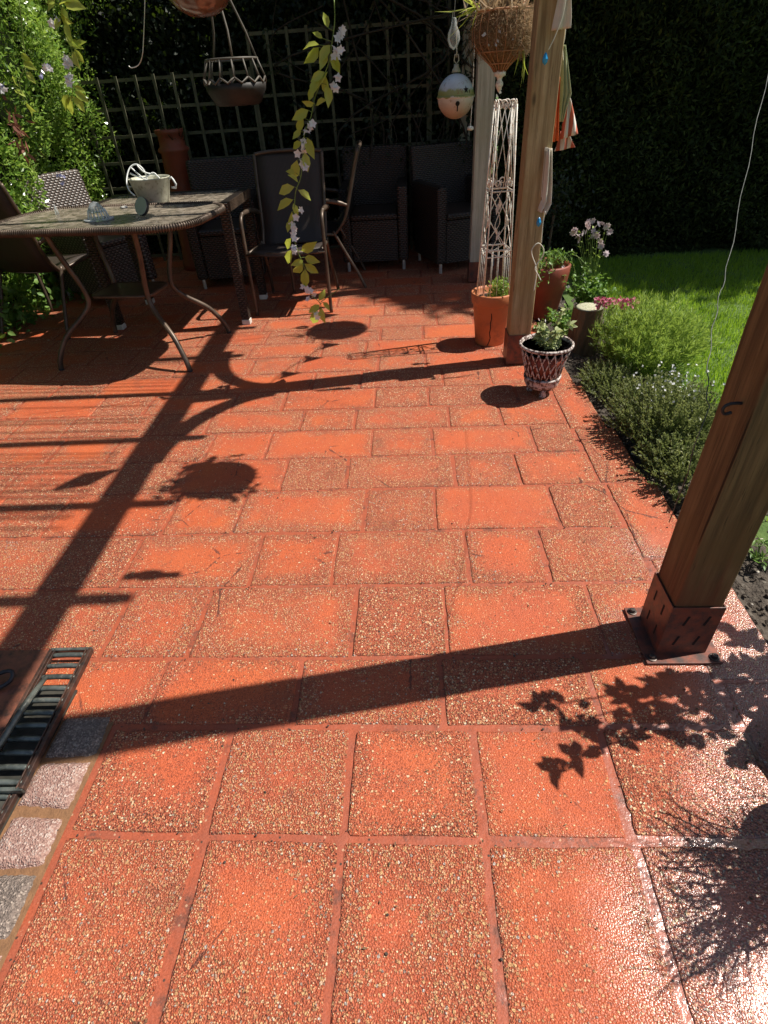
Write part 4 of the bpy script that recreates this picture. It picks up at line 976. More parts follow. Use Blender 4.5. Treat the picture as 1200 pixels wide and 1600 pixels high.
# lavender clump: many stems, each with fine needles
def needle_bush(name, label, c, rx, ry, h, ns, per, L, Wd, mat, lean=.5, seed=5, inner='leaf_thyme'):
    t = thing(name, label, 'shrub', c); r2 = random.Random(seed); P = []; D = []; m = MB()
    for i in range(ns):
        a = r2.uniform(0, 6.283); r = math.sqrt(r2.random()); hh = h*(1-.45*r*r)*r2.uniform(.62, 1.12)
        b0 = Vector((math.cos(a)*r*rx*.55, math.sin(a)*r*ry*.55, .0)); tip = Vector((math.cos(a)*r*rx+r2.gauss(0, .02), math.sin(a)*r*ry+r2.gauss(0, .02), hh)); midp = b0.lerp(tip, .5)+Vector((r2.gauss(0, .012), r2.gauss(0, .012), hh*.08))
        if i % 3 == 0: m.tube([b0, midp, tip], .0011, 4)
        d0 = (tip-midp).normalized()
        for k_ in range(per):
            u = 1-r2.random()**1.3*.75; p = b0.lerp(midp, u*2) if u < .5 else midp.lerp(tip, u*2-1)
            P.append(p); D.append(d0*.9+Vector((r2.gauss(0, .55), r2.gauss(0, .55), r2.gauss(.1, .4))))
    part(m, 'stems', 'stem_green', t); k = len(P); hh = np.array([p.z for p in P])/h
    leaves('foliage', [tuple(p) for p in P], [tuple(d) for d in D], rdir(k, (.9, .1, 1.1), .8), L*RNG.uniform(.5, 1.35, k), Wd, mat, t, rnd=np.clip(RNG.random(k)*.65+hh*.5-.22, 0, 1)); return t  # leaves low in the clump take darker tones, inner shade put into colour
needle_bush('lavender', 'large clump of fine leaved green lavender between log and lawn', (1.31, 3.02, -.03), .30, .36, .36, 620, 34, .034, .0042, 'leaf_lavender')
t2 = thing('pink_flowers', 'patch of small pink flowers at the top of the lavender clump', 'flowers', (0, 0, 0))
cs = [at(rs.uniform(930, 998), 0, 3.35) for i in range(90)]
cs = [at(930+68*rs.random(), 464+rs.random()*16+abs(rs.random()-.5)*6, 3.20+rs.uniform(-.06, .04)) for i in range(110)]
flowers('blossoms', cs, .012, 5, 'petal_pink', t2); m = MB()
for c in cs[:30]: m.tube([c, c+Vector((rs.uniform(-.02, .02), 0, -.12))], .001, 4)
part(m, 'stems', 'stem_green', t2)

# thyme and heather
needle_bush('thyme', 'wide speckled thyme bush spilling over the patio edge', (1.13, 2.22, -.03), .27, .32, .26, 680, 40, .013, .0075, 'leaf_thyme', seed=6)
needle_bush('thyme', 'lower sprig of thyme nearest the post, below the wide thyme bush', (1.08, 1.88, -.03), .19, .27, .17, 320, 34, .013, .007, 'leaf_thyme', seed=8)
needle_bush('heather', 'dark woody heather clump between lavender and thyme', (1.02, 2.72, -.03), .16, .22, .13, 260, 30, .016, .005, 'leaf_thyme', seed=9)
k = 160; tt = thing('white_speedwell', 'tiny pale lilac flowers on top of the wide thyme bush', 'flowers', (0, 0, 0)); cs = [Vector((1.17+rs.gauss(0, .09), 2.34+rs.gauss(0, .10), .20+rs.gauss(0, .012))) for i in range(80)]; flowers('blossoms', cs, .007, 4, 'petal_cream', tt)

# weeds and leaf shoots by near post
for i, (x, y, lab) in enumerate(((1.16, 1.42, 'small green weed in the soil right of the near post'),)):
    st = [[(0, 0, 0), (rs.uniform(-.05, .05), rs.uniform(-.05, .05), .04), (rs.uniform(-.10, .10), rs.uniform(-.10, .10), .05)] for k_ in range(8)]; bushy('weed', lab, 'weed', (x, y, -.03), st, 'leaf_fern', .03, .01, 6)

# ================================================================== HANGING THINGS
def cordto(m, a, top=2.6, r=.0015): m.tube([a, Vector((a[0], a[1], top))], r, 5)
GY = 2.95
def garland(label, px, Y, leafsize, nleaf, fl_px, lmat, extra=None, top=2.62, bloom=.02, jit=.035):
    pts = smoothpts([at(x, y, Y) for x, y in px], 4); base = pts[-1]
    t = thing('garland', label, 'garland', base); m = MB(); m.tube([p-base for p in pts], .0022, 6); a = pts[0]-base; m.tube([a, Vector((a.x, a.y, top-base.z))], .0022, 6)
    if extra: m.tube([p-base for p in smoothpts([at(x, y, Y) for x, y in extra], 4)], .0018, 5)
    P = []; D = []
    for (x, y, dx, dy, s_) in nleaf:
        q = at(x, y, Y)-base; q2 = at(x+dx, y+dy, Y+rs.uniform(-.03, .03))-base; P.append(q); D.append(q2-q)
        i = min(range(len(pts)), key=lambda j: (pts[j]-base-q).length); m.tube([pts[i]-base, q], .0012, 4)
    part(m, 'stem', 'stem_green', t, smooth=True); P = np.array(P); D = np.array(D); Ls = np.linalg.norm(D, axis=1)*1.3
    leaves('leaf_spray', P, D, rdir(len(P), (0, -1.2, .4), .5), Ls, Ls*.52, lmat, t, fold=.22, shape='broad', rnd=RNG.uniform(.2, .9, len(P)))
    flowers('blossoms', [at(x, y, Y-.01)-base+Vector((rs.gauss(0, .004), rs.gauss(0, .01), rs.gauss(0, .004))) for x, y in fl_px for _ in (0, 1)], bloom, 5, 'petal_cream', t, (.2, -.7, .1), .6); return t
gp = [(522, 0), (523, 32), (519, 65), (514, 97), (501, 130), (491, 156), (486, 182), (476, 208), (473, 240), (470, 276), (462, 299), (460, 325), (458, 351), (460, 374), (467, 397), (476, 420), (476, 445), (488, 462), (501, 475), (501, 492)]
gl = [(513, 44, -6, -20, 1), (504, 60, -12, -8, 1), (499, 70, -21, 4, 1), (498, 74, -17, 20, 1), (516, 70, -14, 22, 1), (518, 82, 10, 26, 1), (512, 86, -10, 18, 1), (522, 94, 6, 16, 1), (506, 112, -16, 12, 1), (508, 116, 4, 30, 1), (512, 112, -14, 20, 1), (498, 122, -10, 22, 1), (489, 135, -5, 18, 1), (510, 132, 3, 28, 1),
      (492, 162, -16, -2, 1), (494, 165, 12, -8, 1), (482, 172, -20, 12, 1), (474, 184, -8, 18, 1), (470, 204, -10, 10, 1), (480, 215, 8, 26, 1), (472, 222, -12, 8, 1), (476, 238, 4, 24, 1), (464, 250, -4, 24, 1), (462, 270, -12, -2, 1), (466, 285, -12, -10, 1), (460, 292, -20, 8, 1), (466, 297, 16, 12, 1), (458, 312, -20, 12, 1), (458, 318, 6, 16, 1), (456, 330, -6, 20, 1), (452, 345, -2, 14, 1),
      (455, 372, -6, 14, 1), (456, 390, -6, 18, 1), (471, 392, 18, -10, 1), (476, 402, 18, 6, 1), (474, 407, -15, 6, 1), (476, 412, 17, 12, 1), (473, 412, -12, 12, 1), (477, 420, 0, 24, 1), (498, 470, 8, -14, 1), (500, 476, -14, 10, 1), (502, 480, 4, 20, 1), (496, 484, -6, 18, 1), (505, 472, 8, 10, 1)]
gf = [(533, 47), (531, 55), (528, 64), (534, 78), (524, 88), (522, 78), (527, 120), (525, 134), (524, 138), (489, 195), (486, 200), (478, 208), (474, 222), (476, 232), (466, 240), (470, 254), (477, 263), (468, 330), (463, 342), (456, 352), (460, 358), (458, 366), (462, 374), (459, 386), (458, 392), (474, 448), (480, 452), (484, 466), (489, 462), (494, 488), (497, 494), (486, 455)]
garland('long garland of yellow green leaves and white flowers hanging in the middle', gp, GY, .04, gl, gf, 'leaf_lime', [(501, 472), (512, 464), (524, 456), (532, 449)])
gl2 = [(88, 5, -12, 10, 1), (92, 8, 14, -6, 1), (100, 4, 25, 6, 1), (97, 22, 12, 12, 1), (94, 28, -6, 14, 1), (103, 35, 6, 22, 1), (106, 52, 4, 16, 1), (112, 62, 10, 10, 1), (112, 70, 14, 4, 1), (118, 72, 12, -6, 1), (116, 76, 12, 18, 1), (114, 80, 8, 22, 1), (108, 84, -2, 16, 1), (115, 135, 14, 6, 1), (116, 142, 18, 14, 1), (113, 150, 16, 20, 1), (111, 150, 0, 24, 1), (108, 148, -6, 20, 1), (98, 10, 3, 24, 1), (86, 0, -10, 4, 1), (120, 0, 4, 10, 1)]
garland('short garland of yellow green leaves hanging before the sunlit hedge', [(92, 0), (98, 25), (106, 50), (112, 80), (112, 110), (113, 140), (112, 158)], 3.3, .05, gl2, [(104, 92), (108, 98), (104, 105), (108, 118), (106, 122), (110, 130), (84, 38), (88, 34)], 'leaf_lime')
gl3 = [(33, 85, 12, 8, 1), (40, 85, 8, 12, 1), (36, 98, 16, 8, 1), (42, 112, 10, 14, 1), (20, 118, 6, 14, 1), (40, 160, 12, 12, 1), (44, 168, 6, 12, 1), (22, 140, 14, 8, 1)]
garland('sparse yellow leaf spray hanging at the far left before the hedge', [(30, 0), (36, 60), (40, 100), (30, 130), (42, 165)], 3.3, .05, gl3, [(72, 105), (76, 108), (8, 140), (3, 134)], 'leaf_lime', bloom=.016)
k = 40; tt = thing('bronze_leaves', 'reddish brown dead leaves caught in the left hedge', 'leaves', at(28, 205, 3.9)); c = at(28, 205, 3.9); P = RNG.normal(size=(k, 3))*[.025, .02, .07]; leaves('dead_leaves', P, rdir(k, (0, 0, -1.2)), rdir(k), .07, .02, 'leaf_bronze', tt)
k = 50; tt = thing('blue_flowers', 'small lilac blue flowers in the left hedge', 'flowers', (0, 0, 0)); flowers('blossoms', [at(x+rs.gauss(0, 3), y+rs.gauss(0, 3), 3.7) for x, y in ((4, 130), (2, 138), (95, 275), (97, 282), (75, 105), (66, 118)) for _ in (0, 1, 2)], .012, 5, 'petal_blue', tt, (.5, -.5, .2))

# enamel bell lantern
BY = 3.95; bc = at(712, 151, BY); t = thing('bell_ball', 'round rusty white enamel ball bell with star and keyhole cut outs', 'bell', bc)
rB = .103; pr2 = [(math.sin(a)*rB, -math.cos(a)*rB*1.02) for a in [math.pi*k_/26 for k_ in range(27)]]; part(MB().lathe(pr2, n=48), 'ball', 'bell_enamel', t, smooth=True)
part(MB().lathe([(rB*.99, .008), (rB*1.035, .005), (rB*1.04, -.004), (rB*.99, -.008)], n=48), 'seam', 'bell_enamel', t, smooth=True)
vdir = (Vector((0, 0, CAMH))-bc); vaz = math.atan2(vdir.y, vdir.x)
def onball(u, w, off=.0015):   # u = metres right as seen from the patio, w = metres up
    a = vaz+u/rB; zz = w; rr = rB*math.sqrt(max(.01, 1-(zz/(rB*1.02))**2))+off; return Vector((math.cos(a)*rr, math.sin(a)*rr, zz))
m = MB(); cu, cw = .062, .030
star = [(cu+math.sin(k_*math.pi/5)*(.019 if k_ % 2 == 0 else .008), cw+math.cos(k_*math.pi/5)*(.019 if k_ % 2 == 0 else .008)) for k_ in range(10)]
m.add([onball(cu, cw, .002)]+[onball(a, b, .002) for a, b in star], [(0, 1+k_, 1+(k_+1) % 10) for k_ in range(10)])
kc = [(.012+math.sin(a)*.012, -.030+math.cos(a)*.012) for a in [2*math.pi*k_/16 for k_ in range(16)]]; m.add([onball(.012, -.030, .002)]+[onball(a, b, .002) for a, b in kc], [(0, 1+k_, 1+(k_+1) % 16) for k_ in range(16)])
m.add([onball(.008, -.038, .002), onball(.016, -.038, .002), onball(.017, -.066, .0022), (onball(.009, -.066, .0022))], [(0, 1, 2, 3)])
m.add([onball(.083, .016, .002), onball(.088, .016, .002), onball(.088, .030, .002), onball(.083, .030, .002)], [(0, 1, 2, 3)])
part(m, 'cut_outs', 'black_slot', t)
m = MB(); m.lathe([(.026, .108), (.022, .122), (.014, .132), (.014, .145)], n=20); m.tube([(.0, 0, .145), (.013, 0, .16), (.009, 0, .185), (-.009, 0, .185), (-.013, 0, .16)], .0035, 8, closed=True); m.tube([(0, .0, .175), (0, .012, .19), (0, .008, .21), (0, -.008, .21), (0, -.012, .19)], .003, 8, closed=True)
part(m, 'hanger', 'zinc', t, smooth=True); m = MB(); m.tube(smoothpts([(0, 0, .205), (-.004, 0, .30), (.01, 0, .335), (.045, 0, .375), (.05, 0, .42), (.03, 0, .6), (0, 0, 2.6-bc.z)]), .0018, 6); part(m, 'wire', 'cord_cream', t)
gb = at(709, 56, 4.0); t = thing('glass_bulb', 'clear glass bulb ornament hanging above the round bell', 'ornament', gb); part(MB().lathe([(0, -.06), (.022, -.045), (.034, -.015), (.030, .015), (.015, .045), (.012, .07), (.010, .075)], n=24), 'bulb', 'clear_glass', t, smooth=True)
m = MB(); m.tube([(.0, 0, .075), (.004, 0, .14), (0, 0, 2.6-gb.z)], .0012, 5); m.tube([(-.010, 0, .07), (-.006, 0, .10)], .002, 5); part(m, 'wire', 'silver_foot', t)
q = at(735, 200, 4.55); t = thing('wind_chime', 'small cream clapper hanging beside the rear post', 'ornament', q); part(MB().lathe([(.008, -.014), (.022, -.010), (.022, .006), (.006, .012)], n=16), 'clapper', 'cream_metal', t, smooth=True); part(MB().tube([(0, 0, .01), (.006, 0, .16), (0, 0, 2.6-q.z)], .0022, 5), 'wire', 'cream_metal', t)

# coir hanging basket
kc_ = at(785, 50, 3.92); kx, ky = kc_.x, kc_.y; z_rim, z_b = at(785, 17, 3.92).z, at(785, 112, 3.92).z
t = thing('hanging_basket', 'rusty wire basket lined with coconut fibre hanging by the middle post', 'hanging basket', (kx, ky, z_b)); Hh = z_rim-z_b
def bp(u): return [.028, .045, .075, .105, .128, .144, .152, .154, .150, .143, .137][min(10, int(u*10+.5))]
m = MB(); vs = []; n_ = 40; nz = 14
def kr(u):
    x = u*10; i = min(9, int(x)); L_ = [.028, .048, .080, .114, .141, .154, .158, .158, .154, .148, .140]; return L_[i]+(L_[i+1]-L_[i])*(x-i)
for i in range(nz+1):
    u = i/nz; 
    for k_ in range(n_):
        a = 2*math.pi*k_/n_; bul = .018*max(0, math.cos(a-.35))*math.sin(u*3.1)*(1 if u > .3 else 0); r = kr(u)*.94+bul+.006*math.sin(a*7+u*9)+.004*math.sin(a*17-u*23)+rs.uniform(-.004, .004); vs.append((math.cos(a)*r, math.sin(a)*r, u*Hh))
m.add(vs, [(i*n_+k_, i*n_+(k_+1) % n_, (i+1)*n_+(k_+1) % n_, (i+1)*n_+k_) for i in range(nz) for k_ in range(n_)]+[tuple(nz*n_+k_ for k_ in range(n_))]); part(m, 'coir_liner', 'coir', t, smooth=True)
m = MB()
for i in range(20): a = 2*math.pi*i/20; m.tube([(math.cos(a)*(kr(u)+.003), math.sin(a)*(kr(u)+.003), u*Hh) for u in [k_/12 for k_ in range(13)]], .0021, 5)
for u, r_ in ((0.14, .0028), (.34, .003), (1.0, .005)): m.tube([(math.cos(a)*(kr(u)+.004), math.sin(a)*(kr(u)+.004), u*Hh) for a in [2*math.pi*k_/32 for k_ in range(32)]], r_, 6, closed=True)
part(m, 'wire_frame', 'wire_rust', t, smooth=True)
part(MB().lathe([(.032, .006), (.033, -.016), (.018, -.022), (.012, -.036), (.020, -.046), (.022, -.058), (.014, -.072), (.006, -.086), (0, -.092)], n=20), 'finial', 'cream_metal', t, smooth=True)
m = MB()
for i in range(3): a = i*2.094+.5; m.tube([(math.cos(a)*.137, math.sin(a)*.137, Hh), (0, 0, Hh+.42)], .0022, 5)
m.tube([(0, 0, Hh+.42), (0, 0, 2.6-z_b)], .003, 5); part(m, 'chains', 'dark_iron', t)
k = 7000; a = RNG.normal(size=k)*1.3+.1; u = RNG.uniform(.25, 1.0, k); rr = np.array([kr(x) for x in u]); P = np.stack([np.cos(a)*rr, np.sin(a)*rr, u*Hh], 1)+RNG.normal(size=(k, 3))*.006
D = np.stack([np.cos(a), np.sin(a), RNG.normal(size=k)*.8], 1)+RNG.normal(size=(k, 3))*.6; leaves('loose_fibres', P, D, rdir(k), .03, .0018, 'straw', t)
k = 260; P = RNG.normal(size=(k, 3))*[.06, .06, .0]+[0, 0, Hh]; leaves('dry_plant', P, rdir(k, (0, 0, .8)), rdir(k), RNG.uniform(.05, .16, k), .010, 'straw', t, shape='blade')
pet = [at(x, y, 3.78)-Vector((kx, ky, z_b)) for x, y in ((752, 55), (760, 54), (779, 46), (776, 60), (795, 43), (774, 66), (762, 70), (797, 60))]; leaves('fallen_petals', pet, rdir(8, (0, -.3, -1)), [(0, -1, .2)]*8, .024, .014, 'petal_cream', t)
k = 26; P = np.array([tuple(at(rs.uniform(735, 752), rs.uniform(0, 14), 3.85)-Vector((kx, ky, z_b))) for i in range(14)]+[tuple(at(rs.uniform(812, 824), 76, 3.85)-Vector((kx, ky, z_b))) for i in range(6)]); Dd = np.array([(rs.uniform(-1, -.2), rs.uniform(-.4, .4), rs.uniform(-.8, .5)) for i in range(14)]+[(rs.uniform(-.25, .3), 0, -1) for i in range(6)]); leaves('grass_plant', P, Dd, rdir(20), RNG.uniform(.10, .20, 20), .009, 'leaf_lime', t, shape='blade')
m = MB()
for i in range(7):
    x, y = rs.uniform(738, 756), rs.uniform(10, 60); b_ = at(x, y, 3.9)-Vector((kx, ky, z_b)); m.tube(smoothpts([b_, b_+Vector((rs.uniform(-.08, -.02), 0, -.06)), b_+Vector((rs.uniform(-.05, .02), 0, -rs.uniform(.12, .26)))]), .0015, 4)
part(m, 'dry_stems', 'twig', t)

# dark lattice hanging basket at left
hc = at(374, 165, 3.9); t = thing('hanging_basket', 'dim grey lattice edged hanging basket on three straps, upper left', 'hanging basket', hc)
part(MB().lathe([(0, 0), (.11, 0), (.13, .012), (.165, .07), (.17, .10), (.165, .10), (.155, .07), (0, .03)], n=36), 'bowl', 'dark_iron', t, smooth=True)
m = MB(); n_ = 14
for i in range(n_):
    a0, a1, am = 2*math.pi*i/n_, 2*math.pi*(i+1)/n_, 2*math.pi*(i+.5)/n_
    f_ = lambda a, r, z: (math.cos(a)*r, math.sin(a)*r, z)
    m.tube([f_(a0, .172, .125), f_(am, .17, .10), f_(a1, .172, .125)], .005, 6); m.tube([f_(a0, .172, .125), f_(a0, .14, .205)], .005, 6)
m.tube([(math.cos(a)*.14, math.sin(a)*.14, .205) for a in [2*math.pi*k_/28 for k_ in range(28)]], .006, 6, closed=True); part(m, 'lattice_rim', 'pale_strap', t, smooth=True)
m = MB()
for a in (2.6, 5.0, .4): m.tube([(math.cos(a)*.14, math.sin(a)*.14, .2), (math.cos(a)*.10, math.sin(a)*.10, .32), (math.cos(a)*.03-.03, math.sin(a)*.03, .55), (-.04, 0, .62)], .006, 6)
m.tube([(-.04, 0, .62), (-.04, 0, 2.6-hc.z)], .004, 5); part(m, 'straps', 'pale_strap', t, smooth=True)
lc = at(312, -6, 3.5); t = thing('clay_bowl', 'glossy brown clay bowl hanging at the top edge left of centre', 'hanging bowl', lc); 
varied('glazed_clay', (.12, .05, .03), (.20, .10, .06), .18, 8, .2, coat=.6)
part(MB().lathe([(0, -.075), (.06, -.07), (.11, -.045), (.15, .0), (.165, .05), (.16, .055), (.13, .0), (0, -.05)], n=36), 'bowl', 'glazed_clay', t, smooth=True)
m = MB()
for i in range(3): a = i*2.094; m.tube([(math.cos(a)*.16, math.sin(a)*.16, .05), (0, 0, .5)], .002, 5)
m.tube([(0, 0, .5), (0, 0, 2.6-lc.z)], .002, 5); part(m, 'wires', 'dark_iron', t)
m = MB(); m.tube(smoothpts([at(226, -40, 3.6), at(226, 14, 3.6), at(224, 64, 3.6), at(222, 88, 3.6), at(216, 102, 3.6), at(206, 106, 3.6), at(201, 103, 3.6)]), .0022, 6); a = at(226, -40, 3.6); m.tube([a, (a.x, a.y, 2.6)], .002, 5)
tag(m.build('wire_hook', 'silver_foot', smooth=True), 'thin bright wire hook hanging in front of the dark hedge', 'hook')

# bunting gathered on the middle post, cords and beads
FX = Vector((.60, 3.095, 0)); t = thing('bunting', 'faded cloth bunting gathered beside the middle post, striped orange and green', 'bunting', (.68, 3.1, 1.05)); OFF = Vector((.68, 3.1, 1.05))
def cloth(name, px, mat, Y=3.12, wob=.012, fr=3.0):
    # px: left and right outline point pairs from top to bottom
    rows = []
    for i, (xl, yl, xr, yr) in enumerate(px):
        a, b = at(xl, yl, Y), at(xr, yr, Y); r_ = []
        for k_ in range(9): u = k_/8; p = a.lerp(b, u)-OFF; p.y += wob*math.sin(u*fr*math.pi+i*.5); r_.append(tuple(p))
        rows.append(r_)
    rr = []
    for a, b in zip(rows[:-1], rows[1:]):
        for s_ in range(4): rr.append([tuple(Vector(p).lerp(Vector(q), s_/4)) for p, q in zip(a, b)])
    rr.append(rows[-1]); return part(MB().sheet(rr), name, mat, t, smooth=True, solid=.0015)
cloth('cream_pennant', [(866, -60, 893, -60), (872, 0, 892, 0), (866, 28, 892, 25), (862, 48, 891, 44)], 'cloth_cream', 3.0)
cloth('lower_cloth', [(852, 230, 863, 232), (848, 280, 862, 290), (846, 312, 860, 318), (840, 330, 852, 334)], 'cloth_cream', 3.02, .02)
cloth('orange_pennant', [(868, 120, 876, 120), (864, 180, 873, 180), (861, 222, 872, 220)], 'cloth_orange', 3.17)
cloth('striped_pennant', [(878, 130, 884, 132), (882, 160, 893, 158), (880, 190, 899, 184), (876, 218, 904, 209)], 'cloth_striped', 3.19, .01, 4)
cloth('lower_pennant', [(876, 205, 888, 206), (870, 228, 894, 222), (866, 237, 898, 230)], 'cloth_striped', 3.24)
cloth('green_pennant', [(880, 70, 884, 70), (877, 100, 888, 108), (876, 140, 892, 146), (875, 170, 884, 170), (875, 190, 879, 190)], 'cloth_green', 3.13, .014, 5)
part(MB().tube([p-OFF for p in smoothpts([at(888, -30, 2.98), at(880, 20, 2.98), at(868, 55, 2.98), at(857, 78, 2.98)])], .0022, 6), 'cord', 'cord_cream', t, smooth=True)
part(MB().tube([p-OFF for p in smoothpts([at(884, 40, 3.1), at(882, 60, 3.1), at(879, 75, 3.1), at(880, 95, 3.1)])], .0022, 6), 'cord', 'cord_cream', t, smooth=True)
part(MB().tube([p-OFF for p in smoothpts([at(852, 330, 2.98), at(848, 352, 2.98), at(846, 380, 2.98)])], .0016, 6), 'cord', 'cord_cream', t, smooth=True)
part(MB().tube([p-OFF for p in smoothpts([at(834, 455, 2.98), at(838, 428, 2.98), at(837, 415, 2.97), at(831, 398, 2.97), at(832, 388, 2.97), at(841, 380, 2.97), at(849, 388, 2.97), at(848, 400, 2.97), at(840, 411, 2.97), at(836, 420, 2.96), at(841, 430, 2.97), at(845, 438, 2.97)])], .0026, 6), 'cord', 'cord_cream', t, smooth=True)
for x, y in ((852, 92), (842, 347)):
    b_ = at(x, y, 2.98)-OFF; part(MB().lathe([(0, -.022), (.010, -.012), (.012, 0), (.006, .016), (.0, .022)], b_, 8), 'bead', 'bead_blue', t, smooth=False)
# bunting string high along the beam
t = thing('bunting', 'string of small triangular pennants hung high between the pergola posts', 'bunting', (.58, 3.9, 2.0)); o_ = Vector((.58, 3.9, 2.0))
sp_ = [Vector((.60-.02*math.sin(k_), 3.17+.1*k_+.0, 2.05-.33*math.sin(math.pi*(k_)/14.))) for k_ in range(15)]; part(MB().tube([p-o_ for p in smoothpts(sp_, 4)], .004, 6), 'cord', 'cord_cream', t)
for k_ in range(1, 14, 2):
    p = sp_[k_]-o_; m = MB(); a, b = p+Vector((0, -.06, 0)), p+Vector((0, .06, 0)); c = p+Vector((.02, 0, -.16)); mm = (a+b)/2+Vector((.01, 0, -.01)); m.add([a, mm, b, c], [(0, 1, 3), (1, 2, 3)]); part(m, 'pennant', ('cloth_cream', 'cloth_orange', 'cloth_green')[k_ % 3], t, solid=.0015)

# things hanging above the view that throw the shadows
def ball_plant(name, label, c, r, n, stems=True):
    t = thing(name, label, 'hanging basket', c); part(MB().lathe([(0, -.11), (.08, -.09), (.13, -.02), (.145, .04), (.13, .04), (0, .0)], n=28), 'basket', 'coir', t, smooth=True)
    d = rdir(n, (0, 0, .2)); P = d*np.array(r)*(.3+.65*RNG.random((n, 1)))*(1+.28*np.sin(d[:, :1]*4+d[:, 1:2]*3+1))+[0, 0, .05]; leaves('foliage', P, RNG.normal(size=(n, 3)), rdir(n), .04, .028, 'leaf_fern', t)
    m = MB()
    for i in range(3): a = i*2.094; m.tube([(math.cos(a)*.14, math.sin(a)*.14, .04), (0, 0, .45)], .002, 5)
    m.tube([(0, 0, .45), (0, 0, 2.64-c[2])], .003, 5); part(m, 'chains', 'dark_iron', t); return t
bpt = ball_plant('hanging_basket', 'leafy hanging basket under the beam above the view', (.50, 2.20, 1.93), (.19, .17, .15), 1300)
P = []; D = []; m = MB()
for i_ in range(9):
    a = rs.uniform(2.2, 4.2); q_ = smoothpts([(math.cos(a)*.08, math.sin(a)*.08, .05), (math.cos(a)*.17, math.sin(a)*.15, .05+rs.uniform(-.03, .05)), (math.cos(a)*.21, math.sin(a)*.19, -.05), (math.cos(a)*.26+rs.gauss(0, .04), math.sin(a)*.2, -.13-rs.random()*.16)], 4); m.tube(q_, .0018, 4)
    for k_ in range(12): P.append(q_[rs.randint(3, len(q_)-1)]); D.append((rs.gauss(0, 1), rs.gauss(0, 1), rs.gauss(-.3, .6)))
part(m, 'trailing_stems', 'stem_green', bpt); leaves('trailing_leaves', P, D, rdir(len(P)), .034, .022, 'leaf_fern', bpt)
t = thing('wooden_plaque', 'square wooden plaque hanging from a rafter above the view', 'sign', (.03, 2.25, 2.15)); part(MB().box((0, 0, 0), (.15, .02, .20), Matrix.Rotation(R_(55), 3, 'Z')), 'board', 'rafter_wood', t, bevel=.003); part(MB().tube([(0, 0, .10), (0, -.04, .48)], .002, 5), 'cord', 'cord_cream', t)
t = thing('bird_ornament', 'little bird ornament hanging from a rafter above the view', 'ornament', (.34, 1.60, 1.85)); m = MB(); blob(m, (0, 0, 0), .04, (1.4, .7, .8), .05, 12, 8, rs); blob(m, (-.05, 0, .025), .022, (1, 1, 1), .05, 10, 6, rs); part(m, 'body', 'terracotta', t, smooth=True); part(MB().box((.075, 0, .0), (.06, .03, .008), Matrix.Rotation(R_(15), 3, 'Y')), 'tail', 'terracotta', t); part(MB().tube([(0, 0, .03), (0, 0, .78)], .0015, 5), 'cord', 'cord_cream', t)

# shrubs standing just right of the view (their shade falls on the slabs)
def sh(px, py, z): g_ = gr(px, py, 0); return g_+Vector((SD.x, SD.y, SD.z))*(z/SD.z)
rb_ = Vector((1.42, 1.05, -.03)); st = []
tips = [(845, 1105, .62), (890, 1130, .60), (905, 1180, .55), (870, 1200, .5), (960, 1090, .66), (1000, 1120, .62), (1050, 1060, .6), (1060, 1150, .55), (1100, 1160, .5), (1150, 1190, .42), (1120, 1110, .56), (1020, 1070, .64), (940, 1140, .62), (1160, 1000, .5), (1180, 1040, .48), (1140, 985, .5), (1190, 1090, .5)]
for (x, y, z) in tips:
    e = sh(x, y, z*1.28)-rb_; st.append([(0, 0, 0), (e.x*.2, e.y*.2, .35), (e.x*.6, e.y*.6, e.z*.9), tuple(e)])
rose = thing('rose_bush', 'broad leaved rose bush in the border just right of the near post', 'shrub', rb_); m = MB(); P = []; D = []
for pts in st:
    q = smoothpts(pts, 6); m.tube(q, [.005*(1-.6*i/len(q)) for i in range(len(q))], 6)
    for k_ in range(22): i = rs.randint(8, len(q)-1); P.append(q[i]); D.append((rs.gauss(-.5, .7), rs.gauss(0, .8), rs.gauss(-.1, .5)))
    for k_ in range(4): P.append(q[-1]); D.append((rs.gauss(-.4, .6), rs.gauss(0, .9), rs.gauss(0, .5)))
part(m, 'stems', 'twig', rose, smooth=True)
_ci = cam.matrix_world.inverted(); keep = [i for i, p in enumerate(P) if (lambda c: c.x/-c.z > .735)(_ci @ (p+rb_))]; P = [P[i] for i in keep]; D = [D[i] for i in keep]; k = len(P); leaves('foliage', P, D, rdir(k, (.6, 0, 1.2), .5),   .056*RNG.uniform(.5, 1.25, k), .030, 'leaf_fern', rose, fold=.15, shape='broad')
tw = Vector((.99, .50, -.03)); t = thing('black_pot', 'black plastic pot of wiry twigs at the right edge', 'plant pot', tw); part(MB().lathe([(0, 0), (.09, 0), (.13, .30), (.138, .31), (.13, .315), (.10, .28), (0, .28)], n=30), 'body', 'rubber_black', t, smooth=True)
m = MB()
TL = []
for i in range(120):
    gx, gy = rs.uniform(1020, 1200), rs.uniform(1235, 1560); e = sh(gx, gy, rs.uniform(.28, .62))-tw; b_ = Vector((rs.uniform(-.06, .06), rs.uniform(-.06, .06), .2))
    q = smoothpts([b_, b_.lerp(e, .4)+Vector((0, 0, .10)), b_.lerp(e, .75)+Vector((rs.gauss(0, .012), rs.gauss(0, .012), .05)), e], 4); m.tube(q, [.0028*(1-.6*j/len(q)) for j in range(len(q))], 4)
    for z_ in range(3):
        c_ = q[rs.randint(5, len(q)-2)]; TL.append(q[rs.randint(4, 8)]); m.tube([c_, c_+Vector((rs.gauss(-.03, .03), rs.gauss(0, .04), rs.gauss(.0, .03)))], .0009, 4)
part(m, 'twigs', 'twig', t, smooth=True); k = len(TL); leaves('foliage', TL, rdir(k), rdir(k), .022, .008, 'leaf_fern', t)
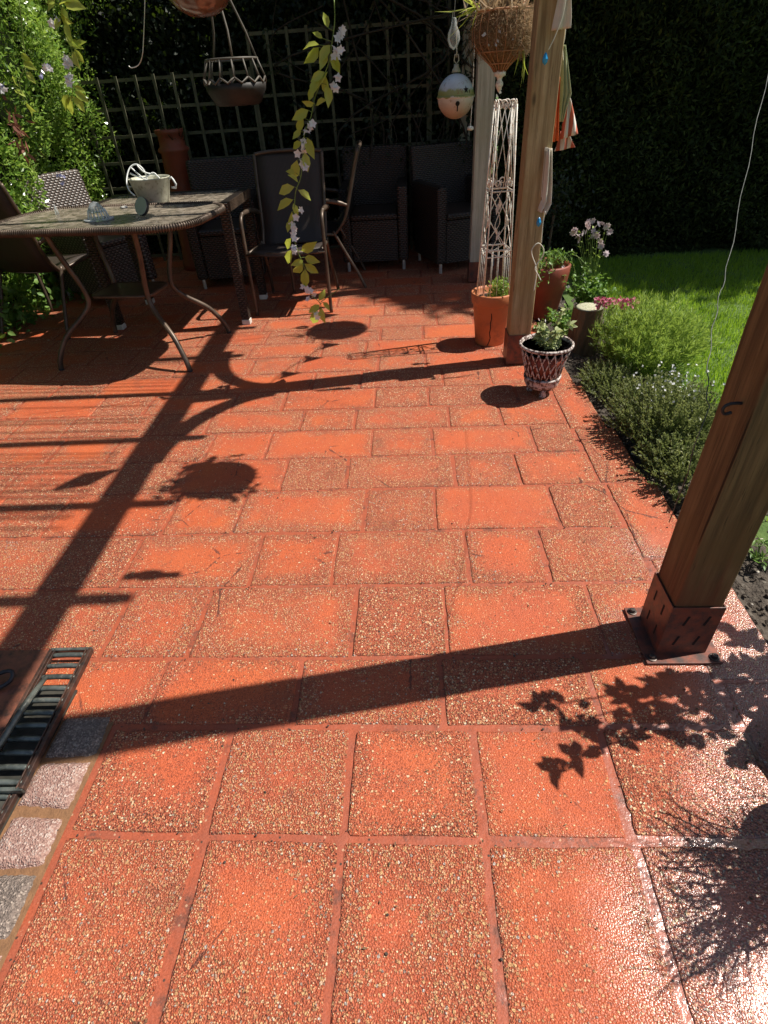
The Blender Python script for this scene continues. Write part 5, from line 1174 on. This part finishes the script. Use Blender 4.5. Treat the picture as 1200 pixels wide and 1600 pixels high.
t = thing('black_pot', 'small dark pot at the patio edge just outside the right side', 'plant pot', (.985, .72, -.05)); part(MB().lathe([(0, 0), (.09, 0), (.115, .16), (.12, .165), (.10, .16), (0, .14)], n=30), 'body', 'rubber_black', t, smooth=True)

# climber stems and leaves on the trellis
t = thing('climbing_plant', 'tangled woody climber with sparse leaves over the trellis and pergola back', 'climbing plant', (0, 5.8, 0)); m = MB(); P = []
for i in range(26):
    x = rs.uniform(-.9, .9); q = smoothpts([(x, rs.uniform(-.05, .05), rs.uniform(0, .6)), (x+rs.gauss(0, .2), rs.uniform(-.1, .05), rs.uniform(.8, 1.2)), (x+rs.gauss(0, .4), rs.uniform(-.15, .05), rs.uniform(1.2, 1.7)), (x+rs.gauss(0, .6), rs.uniform(-.2, 0), rs.uniform(1.7, 2.3))], 6); m.tube(q, [.009*rs.uniform(.3, 1)]*len(q), 5)
    for k_ in range(60): c_ = q[rs.randint(4, len(q)-1)]; P.append(c_+Vector((rs.gauss(0, .06), rs.gauss(0, .05), rs.gauss(0, .06))))
part(m, 'stems', 'twig_dark', t, smooth=True); k = len(P); leaves('foliage', P, rdir(k), rdir(k), .05, .026, 'leaf_dark', t)
k = 1500; tt = thing('border_plants', 'leafy plants in sun and shade at the foot of the left hedge', 'plants', (-3.05, 4.0, 0)); P = np.stack([RNG.normal(size=k)*.09-3.02, RNG.uniform(3.0, 5.0, k), RNG.random(k)**1.5*.42], 1)-[-3.05, 4.0, 0]; leaves('foliage', P, rdir(k, (.4, -.2, .6)), rdir(k, (.5, -.3, .6)), .06, .035, 'leaf_fern', tt, shape='broad', fold=.15)
tag(tt, kind='stuff')

# unseen leaf canopy added over the back bay to block sun and sky
t = thing('shade_canopy', 'added leaf canopy above the view that shades the back bay of the pergola', 'climbing plant', (-.2, 5.2, 2.95)); k = 16000
P = np.stack([RNG.uniform(-.60, 1.05, k), RNG.uniform(-.50, 1.15, k), RNG.normal(size=k)*.10], 1); P[:, 2] += .06*np.sin(P[:, 0]*4)+.05*np.sin(P[:, 1]*5)
leaves('foliage', P, rdir(k), rdir(k, (0, 0, .8)), .085*RNG.uniform(.6, 1.2, k), .05, 'leaf_dark', t); m = MB()
for i in range(16): y = rs.uniform(-.5, 1.1); m.tube(smoothpts([(-.60, y, 0), (-.2, y+rs.gauss(0, .15), .03), (.4, y+rs.gauss(0, .15), -.02), (1.05, y+rs.gauss(0, .2), .0)]), .010, 5)
part(m, 'stems', 'twig_dark', t)
